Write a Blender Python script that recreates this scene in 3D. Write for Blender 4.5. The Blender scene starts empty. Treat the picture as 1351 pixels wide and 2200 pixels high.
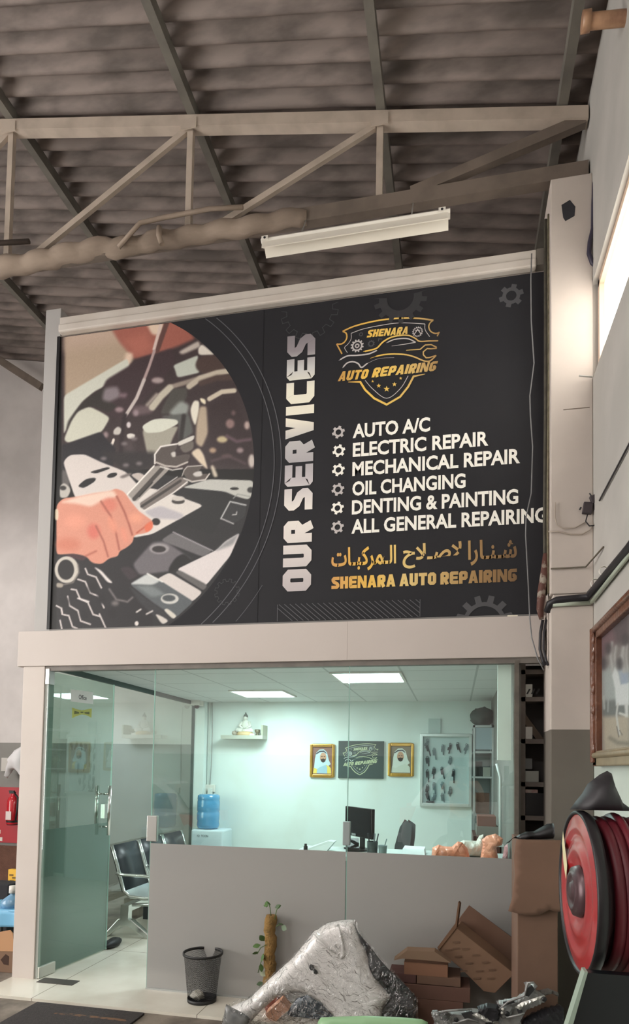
import bpy, bmesh, math, random
import numpy as np
from mathutils import Vector, Matrix, noise
from mathutils.geometry import delaunay_2d_cdt

# ------------------------------------------------------------------ camera
SC = bpy.context.scene
COL = SC.collection
FPX = 1376.07                      # focal length in pixels of the 1351 x 2200 frame
PX0, PY0 = 690.0, 1587.0           # principal point (the photograph has its verticals straightened: a lens shift)
def _axes():
    d = Vector((978-PX0, 1655-PY0, FPX)).normalized()        # depth of the hall, in camera axes (x right, y down, z ahead)
    l = Vector((-5874-PX0, 1541-PY0, FPX)).normalized()
    X = -l
    Y = (d - X*d.dot(X)).normalized()
    Z = X.cross(Y)
    if Z.y > 0: Z = -Z
    return X, Y, Z
AX, AY, AZ = _axes()
CAM = Vector((0.0, -4.326, 1.6))
def ray(px, py):
    c = Vector((px-PX0, py-PY0, FPX))
    return Vector((AX.dot(c), AY.dot(c), AZ.dot(c)))
def onY(px, py, y=0.0):
    r = ray(px, py); return CAM + r*((y-CAM.y)/r.y)
def onX(px, py, x):
    r = ray(px, py); return CAM + r*((x-CAM.x)/r.x)
def onZ(px, py, z):
    r = ray(px, py); return CAM + r*((z-CAM.z)/r.z)
def onP(px, py, p, n):
    r = ray(px, py); return CAM + r*((Vector(p)-CAM).dot(n)/r.dot(n))
cd = bpy.data.cameras.new('camera'); cam = bpy.data.objects.new('camera', cd); COL.objects.link(cam)
cd.sensor_fit = 'HORIZONTAL'; cd.sensor_width = 36.0
cd.lens = 36.0*FPX/1351.0
cd.shift_x = (675.5-PX0)/1351.0
cd.shift_y = (PY0-1100.0)/1351.0
cd.clip_start = 0.05; cd.clip_end = 200
m = Matrix(((AX.x, -AX.y, -AX.z), (AY.x, -AY.y, -AY.z), (AZ.x, -AZ.y, -AZ.z)))
cam.matrix_world = Matrix.Translation(CAM) @ m.to_4x4()
SC.camera = cam
SC.view_settings.view_transform = 'Standard'
SC.view_settings.look = 'None'
SC.view_settings.gamma = 1.0
SC.view_settings.use_curve_mapping = False
SC.view_settings.exposure = 0.0

# ------------------------------------------------------------------ daylight
W = bpy.data.worlds.new('world'); SC.world = W; W.use_nodes = True
bg = W.node_tree.nodes['Background']
bg.inputs[0].default_value = (1.0, 0.96, 0.91, 1); bg.inputs[1].default_value = 9.0
ADDED_LAMP_W = 60.0                  # each unseen lamp added to light the hall
PANEL_W = 29.0                      # each office ceiling panel
PANEL_E = 9.0

# ------------------------------------------------------------------ helpers
def s2l(c):
    c = c/255.0
    return c/12.92 if c <= 0.04045 else ((c+0.055)/1.055)**2.4
def rgb(r, g, b): return (s2l(r), s2l(g), s2l(b), 1.0)
MATS = {}
def mat(name, c, rough=0.6, metal=0.0, c2=None, scale=6.0, amt=0.5, bump=0.0, bscale=None, spec=0.5, emit=None, estr=0.0, trans=0.0, alpha=1.0, coat=0.0, stretch=None, lo=0.4, hi=0.65):
    M = bpy.data.materials.new(name); M.use_nodes = True
    nt = M.node_tree; b = nt.nodes['Principled BSDF']
    b.inputs['Base Color'].default_value = rgb(*c)
    b.inputs['Roughness'].default_value = rough
    b.inputs['Metallic'].default_value = metal
    b.inputs['Specular IOR Level'].default_value = spec
    b.inputs['Transmission Weight'].default_value = trans
    b.inputs['Alpha'].default_value = alpha
    b.inputs['Coat Weight'].default_value = coat
    if emit: b.inputs['Emission Color'].default_value = rgb(*emit); b.inputs['Emission Strength'].default_value = estr
    if c2 or bump:
        tc = nt.nodes.new('ShaderNodeTexCoord'); mp = nt.nodes.new('ShaderNodeMapping')
        nt.links.new(tc.outputs['Object'], mp.inputs[0])
        if stretch: mp.inputs['Scale'].default_value = stretch
    if c2:
        n = nt.nodes.new('ShaderNodeTexNoise'); n.inputs['Scale'].default_value = scale; n.inputs['Detail'].default_value = 6
        nt.links.new(mp.outputs[0], n.inputs['Vector'])
        r = nt.nodes.new('ShaderNodeMapRange'); r.inputs[1].default_value = lo; r.inputs[2].default_value = hi
        r.inputs[3].default_value = 0; r.inputs[4].default_value = amt
        nt.links.new(n.outputs[0], r.inputs[0])
        x = nt.nodes.new('ShaderNodeMix'); x.data_type = 'RGBA'
        x.inputs[6].default_value = rgb(*c); x.inputs[7].default_value = rgb(*c2)
        nt.links.new(r.outputs[0], x.inputs[0]); nt.links.new(x.outputs[2], b.inputs['Base Color'])
    if bump:
        n = nt.nodes.new('ShaderNodeTexNoise'); n.inputs['Scale'].default_value = bscale or scale*4; n.inputs['Detail'].default_value = 4
        nt.links.new(mp.outputs[0], n.inputs['Vector'])
        u = nt.nodes.new('ShaderNodeBump'); u.inputs['Strength'].default_value = bump; u.inputs['Distance'].default_value = 0.02
        nt.links.new(n.outputs[0], u.inputs['Height']); nt.links.new(u.outputs[0], b.inputs['Normal'])
    MATS[name] = M
    return M
def glass_mat(name, tint, ior=2.0, rough=0.0):
    M = bpy.data.materials.new(name); M.use_nodes = True; nt = M.node_tree; nt.nodes.clear()
    o = nt.nodes.new('ShaderNodeOutputMaterial'); x = nt.nodes.new('ShaderNodeMixShader')
    t = nt.nodes.new('ShaderNodeBsdfTransparent'); g = nt.nodes.new('ShaderNodeBsdfGlossy'); f = nt.nodes.new('ShaderNodeFresnel')
    t.inputs[0].default_value = rgb(*tint); g.inputs['Roughness'].default_value = rough; f.inputs[0].default_value = ior
    ge = nt.nodes.new('ShaderNodeNewGeometry'); inv = nt.nodes.new('ShaderNodeMath'); inv.operation = 'SUBTRACT'; inv.inputs[0].default_value = 1.0; nt.links.new(ge.outputs['Backfacing'], inv.inputs[1])
    mu = nt.nodes.new('ShaderNodeMath'); mu.operation = 'MULTIPLY'; nt.links.new(f.outputs[0], mu.inputs[0]); nt.links.new(inv.outputs[0], mu.inputs[1])
    nt.links.new(mu.outputs[0], x.inputs[0]); nt.links.new(t.outputs[0], x.inputs[1]); nt.links.new(g.outputs[0], x.inputs[2]); nt.links.new(x.outputs[0], o.inputs[0])
    return M
def film_mat(name, c, tl=0.35, gloss=0.08, rough=0.25, see=0.0):
    M = bpy.data.materials.new(name); M.use_nodes = True; nt = M.node_tree; nt.nodes.clear()
    o = nt.nodes.new('ShaderNodeOutputMaterial'); d = nt.nodes.new('ShaderNodeBsdfDiffuse'); t = nt.nodes.new('ShaderNodeBsdfTranslucent')
    g = nt.nodes.new('ShaderNodeBsdfGlossy'); a = nt.nodes.new('ShaderNodeMixShader'); b = nt.nodes.new('ShaderNodeMixShader')
    tr = nt.nodes.new('ShaderNodeBsdfTransparent'); e = nt.nodes.new('ShaderNodeMixShader')
    d.inputs[0].default_value = rgb(*c); t.inputs[0].default_value = rgb(*c); g.inputs['Roughness'].default_value = rough
    a.inputs[0].default_value = tl; b.inputs[0].default_value = gloss; e.inputs[0].default_value = see
    nt.links.new(d.outputs[0], a.inputs[1]); nt.links.new(t.outputs[0], a.inputs[2])
    nt.links.new(a.outputs[0], b.inputs[1]); nt.links.new(g.outputs[0], b.inputs[2])
    nt.links.new(b.outputs[0], e.inputs[1]); nt.links.new(tr.outputs[0], e.inputs[2]); nt.links.new(e.outputs[0], o.inputs[0])
    return M

class MB:
    """collects shapes (world coordinates), builds ONE mesh object"""
    def __init__(s): s.v = []; s.f = []; s.sm = []
    def add(s, vs, fs, smooth=False):
        k = len(s.v); s.v += [Vector(v) for v in vs]; s.f += [tuple(i+k for i in f) for f in fs]; s.sm += [smooth]*len(fs); return s
    def box(s, x0, x1, y0, y1, z0, z1):
        return s.add([(x0,y0,z0),(x1,y0,z0),(x1,y1,z0),(x0,y1,z0),(x0,y0,z1),(x1,y0,z1),(x1,y1,z1),(x0,y1,z1)],
                     [(0,3,2,1),(4,5,6,7),(0,1,5,4),(1,2,6,5),(2,3,7,6),(3,0,4,7)])
    def obox(s, c, size, R=None):
        R = R or Matrix.Identity(3); c = Vector(c); h = [a/2 for a in size]
        vs = [c + R @ Vector((sx*h[0], sy*h[1], sz*h[2])) for sz in (-1,1) for sx, sy in ((-1,-1),(1,-1),(1,1),(-1,1))]
        return s.add(vs, [(0,3,2,1),(4,5,6,7),(0,1,5,4),(1,2,6,5),(2,3,7,6),(3,0,4,7)])
    def bar(s, p, q, w, t, up=(0,0,1)):
        p, q = Vector(p), Vector(q); d = (q-p); L = d.length; d.normalize(); u = Vector(up)
        a = d.cross(u)
        if a.length < 1e-4: a = d.cross(Vector((0,1,0)))
        a.normalize(); u = a.cross(d).normalized()
        R = Matrix((d, a, u)).transposed()
        return s.obox((p+q)/2, (L, w, t), R)
    def tube(s, pts, r, n=10, cap=True):
        pts = [Vector(p) for p in pts]; rs = r if isinstance(r, (list, tuple)) else [r]*len(pts)
        vs = []; prev = None
        for i, p in enumerate(pts):
            d = (pts[min(i+1, len(pts)-1)] - pts[max(i-1, 0)]).normalized()
            if prev is None:
                a = d.cross(Vector((0,0,1)))
                if a.length < 1e-3: a = d.cross(Vector((1,0,0)))
            else: a = prev - d*prev.dot(d)
            a.normalize(); b = d.cross(a); prev = a
            for k in range(n):
                t = 2*math.pi*k/n; vs.append(p + (a*math.cos(t)+b*math.sin(t))*rs[i])
        fs = [(i*n+k, i*n+(k+1)%n, (i+1)*n+(k+1)%n, (i+1)*n+k) for i in range(len(pts)-1) for k in range(n)]
        k0 = len(s.f); s.add(vs, fs, True)
        if cap: s.add(vs[:n], [tuple(range(n))[::-1]]); s.add(vs[-n:], [tuple(range(n))])
        return s
    def lathe(s, prof, c=(0,0,0), axis='Z', n=28, R=None, closed=False):
        vs = []
        for (h, r) in prof:
            for k in range(n):
                t = 2*math.pi*k/n; a, b = r*math.cos(t), r*math.sin(t)
                p = Vector((a, b, h)) if axis == 'Z' else Vector((h, a, b)) if axis == 'X' else Vector((a, h, b))
                if R: p = R @ p
                vs.append(p + Vector(c))
        m = len(prof)
        fs = [(i*n+k, i*n+(k+1)%n, (i+1)*n+(k+1)%n, (i+1)*n+k) for i in range(m-1) for k in range(n)]
        if closed: fs += [((m-1)*n+k, (m-1)*n+(k+1)%n, (k+1)%n, k) for k in range(n)]
        return s.add(vs, fs, True)
    def prism(s, pts, off):
        n = len(pts); off = Vector(off); a = [Vector(p) for p in pts]
        return s.add(a+[p+off for p in a], [tuple(range(n))[::-1], tuple(range(n, 2*n))]+[(i, (i+1)%n, n+(i+1)%n, n+i) for i in range(n)])
    def ball(s, c, r, n=12, m=8, R=None):
        r = r if isinstance(r, (list, tuple)) else (r, r, r); vs = []
        for i in range(m+1):
            p = math.pi*i/m
            for k in range(n):
                t = 2*math.pi*k/n
                q = Vector((r[0]*math.sin(p)*math.cos(t), r[1]*math.sin(p)*math.sin(t), r[2]*math.cos(p)))
                if R: q = R @ q
                vs.append(Vector(c)+q)
        return s.add(vs, [(i*n+k, i*n+(k+1)%n, (i+1)*n+(k+1)%n, (i+1)*n+k) for i in range(m) for k in range(n)], True)
    def build(s, name, material, parent=None, bevel=0.0, label=None, cat=None, group=None, kind=None, solid=0.0, sub=0, weld=True):
        me = bpy.data.meshes.new(name)
        off = world_loc(parent) if parent else Vector()
        if parent and parent.rotation_euler[2]:
            Ri = Matrix.Rotation(-parent.rotation_euler[2], 3, 'Z'); vs = [Ri @ (v-off) for v in s.v]
        else: vs = [v-off for v in s.v]
        if not parent:            # a thing that is one mesh: its origin sits at the middle of its base
            lo = [min(v[i] for v in vs) for i in range(3)]; hi = [max(v[i] for v in vs) for i in range(3)]
            org = Vector(((lo[0]+hi[0])/2, (lo[1]+hi[1])/2, lo[2])); vs = [v-org for v in vs]
        me.from_pydata(vs, [], s.f); me.polygons.foreach_set('use_smooth', s.sm)
        bm = bmesh.new(); bm.from_mesh(me)
        if weld: bmesh.ops.remove_doubles(bm, verts=bm.verts, dist=1e-5)
        bmesh.ops.recalc_face_normals(bm, faces=bm.faces); bm.to_mesh(me); bm.free()
        o = bpy.data.objects.new(name, me); COL.objects.link(o)
        if material: me.materials.append(material)
        if parent: o.parent = parent
        else: o.location = org
        if solid:
            k = o.modifiers.new('solid', 'SOLIDIFY'); k.thickness = abs(solid); k.offset = 0
        if bevel:
            k = o.modifiers.new('bevel', 'BEVEL'); k.width = bevel; k.segments = 2; k.limit_method = 'ANGLE'
        if sub:
            k = o.modifiers.new('sub', 'SUBSURF'); k.levels = sub; k.render_levels = sub
        tag(o, label, cat, group, kind)
        return o
def world_loc(o):
    v = Vector(o.location)
    while o.parent: o = o.parent; v += Vector(o.location)
    return v
def tag(o, label=None, cat=None, group=None, kind=None):
    if label: o['label'] = label
    if cat: o['category'] = cat
    if group: o['group'] = group
    if kind: o['kind'] = kind
    return o
def thing(name, label, cat, loc, rz=0.0, group=None, kind=None):
    o = bpy.data.objects.new(name, None); COL.objects.link(o); o.location = loc; o.rotation_euler = (0,0,rz); o.empty_display_size = 0.1
    return tag(o, label, cat, group, kind)
def copy_tree(o, loc=None, label=None):
    r = o.copy(); COL.objects.link(r)
    if loc is not None: r.location = loc
    if label: r['label'] = label
    for c in list(o.children):
        d = c.copy(); COL.objects.link(d); d.parent = r
        for g in list(c.children):
            e = g.copy(); COL.objects.link(e); e.parent = d
    return r
def rotz(a): return Matrix.Rotation(a, 3, 'Z')
def eul(x, y, z):
    return Matrix.Rotation(z, 3, 'Z') @ Matrix.Rotation(y, 3, 'Y') @ Matrix.Rotation(x, 3, 'X')
def edge_dist(P, poly, closed=True):
    """signed distance (negative inside) of points P (N,2) to a polygon"""
    P = np.asarray(P, float); poly = np.asarray(poly, float); n = len(poly)
    d = np.full(len(P), 1e9); ins = np.zeros(len(P), bool)
    for i in range(n if closed else n-1):
        a, b = poly[i], poly[(i+1) % n]; ab = b-a; ap = P-a
        t = np.clip((ap@ab)/max(ab@ab, 1e-12), 0, 1)
        d = np.minimum(d, np.hypot(*(ap-t[:, None]*ab).T))
        if closed:
            c = ((a[1] > P[:, 1]) != (b[1] > P[:, 1]))
            xx = a[0]+(P[:, 1]-a[1])*(b[0]-a[0])/((b[1]-a[1]) if abs(b[1]-a[1]) > 1e-12 else 1e-12)
            ins ^= c & (P[:, 0] < xx)
    return np.where(ins, -d, d) if closed else d
def outline(pts, sp, holes=()):
    """fills a 2-D outline with triangles of about size sp; returns points, faces, distance to the outline"""
    loops = [list(pts)]+[list(h) for h in holes]; vs = []; es = []
    for L in loops:
        k0 = len(vs); dense = []
        for i in range(len(L)):
            a, b = Vector(L[i]), Vector(L[(i+1) % len(L)]); n = max(1, int((b-a).length/sp))
            dense += [a.lerp(b, j/n) for j in range(n)]
        vs += dense; es += [(k0+i, k0+(i+1) % len(dense)) for i in range(len(dense))]
    P = np.array([tuple(v) for v in loops[0]]); lo, hi = P.min(0), P.max(0)
    gx, gy = np.meshgrid(np.arange(lo[0], hi[0], sp), np.arange(lo[1], hi[1], sp*0.87))
    gx = gx + (np.arange(gx.shape[0]) % 2)[:, None]*sp*0.5
    G = np.stack([gx.ravel(), gy.ravel()], 1); sd = edge_dist(G, P); keep = sd < -sp*0.5
    for h in holes: keep &= edge_dist(G, h) > sp*0.5
    vs += [Vector(g) for g in G[keep]]
    r = delaunay_2d_cdt(vs, es, [], 1, 1e-6)
    V = np.array([tuple(v) for v in r[0]]); F = r[2]
    cen = np.array([V[list(f)].mean(0) for f in F]); ok = edge_dist(cen, P) < 0
    for h in holes: ok &= edge_dist(cen, h) > 0
    F = [f for f, k in zip(F, ok) if k]
    D = np.abs(edge_dist(V, P))
    for h in holes: D = np.minimum(D, np.abs(edge_dist(V, h)))
    return V, F, D
def pxs(pts, y): return [(p.x, p.z) for p in (onY(a, b, y) for a, b in pts)]
def crop(pts, x0, y0, s): return [(x0+a/s, y0+b/s) for a, b in pts]
def pillow(mb, pts, y, thick, sp, wr=0.0, seed=0, freq=6.0, dmax=None):
    """a closed puffed body with the given X-Z outline"""
    V, F, D = outline(pts, sp); dm = dmax or max(D.max(), 1e-6); n = len(V); vs = []
    for side in (-1, 1):
        for v, d in zip(V, D):
            b = math.sqrt(max(0, 1-(1-min(1, d/dm))**2))
            w = noise.noise(Vector((v[0]*freq+seed, v[1]*freq, side*3.1)))*wr*min(1, d/(dm*0.3))
            w += abs(noise.noise(Vector((v[0]*freq*2.3, v[1]*freq*2.3+seed, side*1.7))))*wr*0.7*min(1, d/(dm*0.3))
            vs.append((v[0], y+side*(thick*b*0.5)+side*w, v[1]))
    mb.add(vs, [tuple(f) for f in F]+[tuple(i+n for i in f)[::-1] for f in F], True)
    return mb
def sheet(mb, pts, y, sp, fn=None, holes=(), smooth=True):
    V, F, D = outline(pts, sp, holes)
    mb.add([(v[0], y+(fn(v[0], v[1], d) if fn else 0), v[1]) for v, d in zip(V, D)], [tuple(f) for f in F], smooth)
    return mb
def crumple(mb, c, r, seed, wr=0.35, freq=3.0, n=18, m=12, R=None):
    k = len(mb.v); mb.ball(c, r, n, m, R); c = Vector(c)
    for i in range(k, len(mb.v)):
        d = mb.v[i]-c; u = d.normalized()
        w = 1+wr*noise.noise(u*freq+Vector((seed, seed*2.3, 0)))+wr*0.6*noise.noise(u*freq*2.7+Vector((seed, 0, seed)))
        mb.v[i] = c+d*w
    return mb
def strokes2d(pts, t, closed=False, chamfer=0.0):
    """a polyline with thickness: list of quads (2-D)"""
    P = [Vector(p) for p in pts]
    if chamfer:
        Q = []; n = len(P)
        for i, p in enumerate(P):
            if (i in (0, n-1)) and not closed: Q.append(p); continue
            a, b = P[(i-1) % n], P[(i+1) % n]; ca, cb = min(chamfer, (a-p).length*.45), min(chamfer, (b-p).length*.45)
            Q += [p+(a-p).normalized()*ca, p+(b-p).normalized()*cb]
        P = Q
    n = len(P); ts = t if isinstance(t, (list, tuple)) else [t]*n
    if len(ts) != n: ts = [ts[min(len(ts)-1, int(i*len(ts)/n))] for i in range(n)]
    L, Rr = [], []
    for i in range(n):
        a = P[i-1] if (i or closed) else None; b = P[(i+1) % n] if (i < n-1 or closed) else None
        d1 = (P[i]-a).normalized() if a is not None else None; d2 = (b-P[i]).normalized() if b is not None else None
        d1 = d1 or d2; d2 = d2 or d1
        n1 = Vector((-d1.y, d1.x)); n2 = Vector((-d2.y, d2.x)); mm = (n1+n2)
        if mm.length < 1e-6: mm = n1
        mm.normalize(); k = ts[i]/2/max(0.35, mm.dot(n1))
        L.append(P[i]+mm*k); Rr.append(P[i]-mm*k)
    e = n if closed else n-1
    return [(L[i], L[(i+1) % n], Rr[(i+1) % n], Rr[i]) for i in range(e)]
def flat(mb, quads, y, depth=0.0008):
    for i, q in enumerate(quads):
        mb.add([(p[0], y-(i % 9)*7e-5, p[1]) for p in q], [tuple(range(len(q)))])
    return mb
# ------------------------------------------------------------------ materials
plaster = mat('plaster', (205,194,186), 0.85, c2=(186,176,168), scale=2.5, amt=0.6, bump=0.05)
plaster_far = mat('painted_wall_with_dado', (214,206,202), 0.85)
fascia_m = mat('cladding', (198,189,183), 0.5, c2=(190,181,175), scale=1.2)
post_m = mat('post_cladding', (202,193,186), 0.5, c2=(190,180,172), scale=2.0)
post_grey = mat('grey_cladding', (172,170,168), 0.55)
concrete = mat('concrete_floor', (134,124,113), 0.9, c2=(92,84,76), scale=5, amt=0.9, bump=0.3)
roof_m = mat('corrugated_sheet', (134,122,116), 0.8, c2=(72,65,61), scale=6, amt=0.8, bump=0.1, bscale=60, stretch=(0.35,1.2,1))
purlin_m = mat('old_steel', (116,112,104), 0.7, c2=(84,80,75), scale=6)
truss_m = mat('painted_steel', (188,174,160), 0.65, c2=(146,134,122), scale=5)
chord_m = mat('dusty_steel', (120,108,98), 0.75, c2=(84,76,70), scale=5)
cloth_m = mat('wrapping_cloth', (160,144,130), 0.95, c2=(118,104,92), scale=5, amt=0.8, bump=0.35, bscale=14, stretch=(.4,1,1))
rail_m = mat('aluminium_rail', (206,199,191), 0.4, c2=(186,176,166), scale=3)
white_m = mat('white_enamel', (226,222,214), 0.4)
dark_m = mat('black_plastic', (28,28,30), 0.5)
dark2_m = mat('dark_fabric', (38,38,42), 0.85)
black_gloss = mat('black_gloss', (18,19,22), 0.25)
chrome_m = mat('chrome', (225,225,222), 0.18, 1.0)
steel_m = mat('brushed_steel', (190,190,186), 0.35, 1.0)
alu_m = mat('aluminium', (200,204,204), 0.4, 0.8)
cream_m = mat('window_frame', (205,180,160), 0.5)
mint_m = mat('office_wall', (220,230,227), 0.8, c2=(206,208,198), scale=1.6, amt=0.6, lo=0.5, hi=0.75)
wire_m = mat('grey_wire', (178,176,172), 0.5)
cable_m = mat('black_cable', (34,32,38), 0.5)
glass_m = glass_mat('clear_glass', (243,250,247))
glass_side = glass_mat('side_glass', (232,242,238))
glass_door = glass_mat('door_glass', (232,242,238))
glass_edge = mat('glass_edge', (150,190,178), 0.15)
film_m = film_mat('frosted_film', (176,175,172), 0.22, 0.10, 0.14, 0.0)
film_door = film_mat('door_frosted_film', (170,180,177), 0.5, 0.08, 0.3, 0.10)
card_m = mat('cardboard', (112,86,71), 0.9, c2=(98,75,62), scale=4, amt=0.6)
card2_m = mat('pale_cardboard', (128,101,81), 0.9, c2=(112,88,70), scale=4)
card3_m = mat('red_brown_cardboard', (106,77,66), 0.9, c2=(92,66,57), scale=4)
red_m = mat('red_enamel', (158,40,44), 0.32, c2=(136,32,40), scale=4, coat=0.4)
red_hose = mat('red_hose', (98,24,36), 0.5, c2=(76,18,30), scale=5)
# office ceiling tiles, floor tiles and the two-tone far wall: procedural patterns
def grid_mat(name, c, line, sx, sy, ox=0.0, oy=0.0, w=0.012, rough=0.5, c2=None):
    M = mat(name, c, rough); nt = M.node_tree; b = nt.nodes['Principled BSDF']
    ge = nt.nodes.new('ShaderNodeNewGeometry'); sp = nt.nodes.new('ShaderNodeSeparateXYZ'); nt.links.new(ge.outputs['Position'], sp.inputs[0])
    outs = []
    for ax, s, o_ in (('X', sx, ox), ('Y', sy, oy)):
        a = nt.nodes.new('ShaderNodeMath'); a.operation = 'SUBTRACT'; nt.links.new(sp.outputs[ax], a.inputs[0]); a.inputs[1].default_value = o_
        d = nt.nodes.new('ShaderNodeMath'); d.operation = 'DIVIDE'; nt.links.new(a.outputs[0], d.inputs[0]); d.inputs[1].default_value = s
        p = nt.nodes.new('ShaderNodeMath'); p.operation = 'FRACT'; nt.links.new(d.outputs[0], p.inputs[0])
        l = nt.nodes.new('ShaderNodeMath'); l.operation = 'LESS_THAN'; nt.links.new(p.outputs[0], l.inputs[0]); l.inputs[1].default_value = w/s
        outs.append(l)
    mx = nt.nodes.new('ShaderNodeMath'); mx.operation = 'MAXIMUM'; nt.links.new(outs[0].outputs[0], mx.inputs[0]); nt.links.new(outs[1].outputs[0], mx.inputs[1])
    n = nt.nodes.new('ShaderNodeTexNoise'); n.inputs['Scale'].default_value = 1.7; n.inputs['Detail'].default_value = 8; nt.links.new(ge.outputs['Position'], n.inputs['Vector'])
    x0 = nt.nodes.new('ShaderNodeMix'); x0.data_type = 'RGBA'; x0.inputs[6].default_value = rgb(*c); x0.inputs[7].default_value = rgb(*(c2 or c)); 
    mr = nt.nodes.new('ShaderNodeMapRange'); mr.inputs[1].default_value = .45; mr.inputs[2].default_value = .65; nt.links.new(n.outputs[0], mr.inputs[0]); nt.links.new(mr.outputs[0], x0.inputs[0])
    x = nt.nodes.new('ShaderNodeMix'); x.data_type = 'RGBA'; nt.links.new(x0.outputs[2], x.inputs[6]); x.inputs[7].default_value = rgb(*line)
    nt.links.new(mx.outputs[0], x.inputs[0]); nt.links.new(x.outputs[2], b.inputs['Base Color'])
    return M
tile_m = grid_mat('floor_tiles', (216,212,200), (140,132,122), 1.2, 1.2, -1.62, -0.4, 0.006, 0.2, (200,194,180))
ceil_m = grid_mat('ceiling_tiles', (214,216,214), (176,180,178), 0.605, 0.605, -1.055, 0.89, 0.018, 0.7)
def dado_mat(name, c, cl, z):
    M = mat(name, c, 0.8); nt = M.node_tree; b = nt.nodes['Principled BSDF']
    ge = nt.nodes.new('ShaderNodeNewGeometry'); sp = nt.nodes.new('ShaderNodeSeparateXYZ'); nt.links.new(ge.outputs['Position'], sp.inputs[0])
    l = nt.nodes.new('ShaderNodeMath'); l.operation = 'LESS_THAN'; nt.links.new(sp.outputs['Z'], l.inputs[0]); l.inputs[1].default_value = z
    n = nt.nodes.new('ShaderNodeTexNoise'); n.inputs['Scale'].default_value = 2.2; n.inputs['Detail'].default_value = 6; nt.links.new(ge.outputs['Position'], n.inputs['Vector'])
    mr = nt.nodes.new('ShaderNodeMapRange'); mr.inputs[1].default_value = .4; mr.inputs[2].default_value = .7; mr.inputs[3].default_value = 0.9; mr.inputs[4].default_value = 1.05; nt.links.new(n.outputs[0], mr.inputs[0])
    x = nt.nodes.new('ShaderNodeMix'); x.data_type = 'RGBA'; x.inputs[6].default_value = rgb(*c); x.inputs[7].default_value = rgb(*cl); nt.links.new(l.outputs[0], x.inputs[0])
    v = nt.nodes.new('ShaderNodeVectorMath'); v.operation = 'SCALE'; nt.links.new(x.outputs[2], v.inputs[0]); nt.links.new(mr.outputs[0], v.inputs['Scale'])
    nt.links.new(v.outputs[0], b.inputs['Base Color'])
    return M
wall_two = dado_mat('wall_with_grey_dado', (212,206,204), (140,138,134), 1.872)
pillar_m = dado_mat('pillar_with_grey_dado', (200,190,182), (112,106,98), 1.86)
wallR_m = dado_mat('side_wall_with_dado', (180,177,172), (190,200,192), 1.86)

# ------------------------------------------------------------------ the hall
S = 'structure'
XW = 0.82                                            # face of the right hall wall
def roof_z(x): return 6.70 - 0.179*(x+3.58)+0.075    # underside of the sheets, falling to the right
mb = MB(); mb.box(-9.0, 3.0, -9.2, 3.4, -0.12, -0.02); mb.build('floor', concrete, kind=S, label='bare grey concrete workshop floor')
mb = MB(); mb.box(-3.24, 0.56, -0.375, 3.28, -0.02, 0.0); mb.build('floor_tiles', tile_m, kind=S, label='cream tiled office floor with a strip before the glass')
# far wall behind the office, taller to the left with the roof
mb = MB(); mb.prism([(-9,3.28,-0.02),(XW+.2,3.28,-0.02),(XW+.2,3.28,roof_z(XW+.2)),(-9,3.28,roof_z(-9))], (0,0.2,0)); mb.build('wall_back', wall_two, kind=S, label='far hall wall painted white above a grey dado')
# right hall wall with a high window opening
ZS, ZH, YW0, YW1 = 4.05, 4.66, -0.20, -3.4
zt = roof_z(XW)
mb = MB(); mb.box(XW, XW+.2, -9.2, 3.28, -0.02, ZS); mb.box(XW, XW+.2, -9.2, 3.28, ZH, zt); mb.box(XW, XW+.2, YW0+.02, 3.28, ZS, ZH); mb.box(XW, XW+.2, -9.2, YW1, ZS, ZH)
mb.build('wall_right', wallR_m, kind=S, label='long grey white hall wall carrying the painting')
w1 = thing('window_1', 'high bright window opening beside the pillar top', 'window', (XW, -1.0, ZS), kind=S)
mb = MB()
for z in (ZS, ZH-.04): mb.box(XW+.03, XW+.10, YW1, YW0, z, z+.04)
for y in (YW0-.04, -1.25, -2.3, YW1): mb.box(XW+.03, XW+.10, y, y+.04, ZS, ZH)
mb.build('frame', cream_m, w1)
mb = MB(); mb.box(XW+.06, XW+.066, YW1+.02, YW0-.02, ZS+.02, ZH-.02); mb.build('pane', film_mat('daylight_pane', (250,250,246), .9, .02, .3, .35), w1)
# walls out of the picture that close the hall
mb = MB(); mb.prism([(-9,-9.2,-.02),(XW+.2,-9.2,-.02),(XW+.2,-9.2,roof_z(XW+.2)),(-9,-9.2,roof_z(-9))], (0,-.2,0)); mb.build('wall_front', wall_two, kind=S, label='hall wall behind the photographer')
zl = roof_z(-9)
mb = MB(); mb.box(-9.2,-9,-9.2,-7.2,-.02,zl); mb.box(-9.2,-9,-1.5,3.4,-.02,zl); mb.box(-9.2,-9,-7.2,-1.5,4.6,zl); mb.build('wall_left', wall_two, kind=S, label='hall wall with the wide workshop doorway')
# corrugated roof, ribs running along the slope
mb = MB(); per, A = 0.146, 0.046; ny = int((3.5+9.2)/per*10); prof = []
for i in range(ny+1):
    y = -9.2+i*per/10; prof.append((y, A*(1-abs(math.sin(math.pi*(y/per)))**1.6)*1.7))
xs = [-9.2, -6.1, -3.0, 0.0, 1.05]
vs = [(x, y, roof_z(x)+h+(0.012 if k % 2 else 0)) for k, x in enumerate(xs) for y, h in prof]; n = len(prof)
mb.add(vs, [(k*n+i, k*n+i+1, (k+1)*n+i+1, (k+1)*n+i) for k in range(len(xs)-1) for i in range(n-1)], True)
mb.build('roof', roof_m, kind=S, label='dusty corrugated roof sheets over the hall')
for i, x in enumerate((-6.4, -4.95, -3.47, -1.935, -0.535, 0.655)):
    z = roof_z(x)-.004; mb = MB(); mb.box(x-.03, x+.03, -9.1, 3.26, z-.085, z+.01)
    mb.build('roof_beam', purlin_m, kind=S, group='roof purlins', label='dark steel purlin running deep under the corrugated roof')
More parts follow.
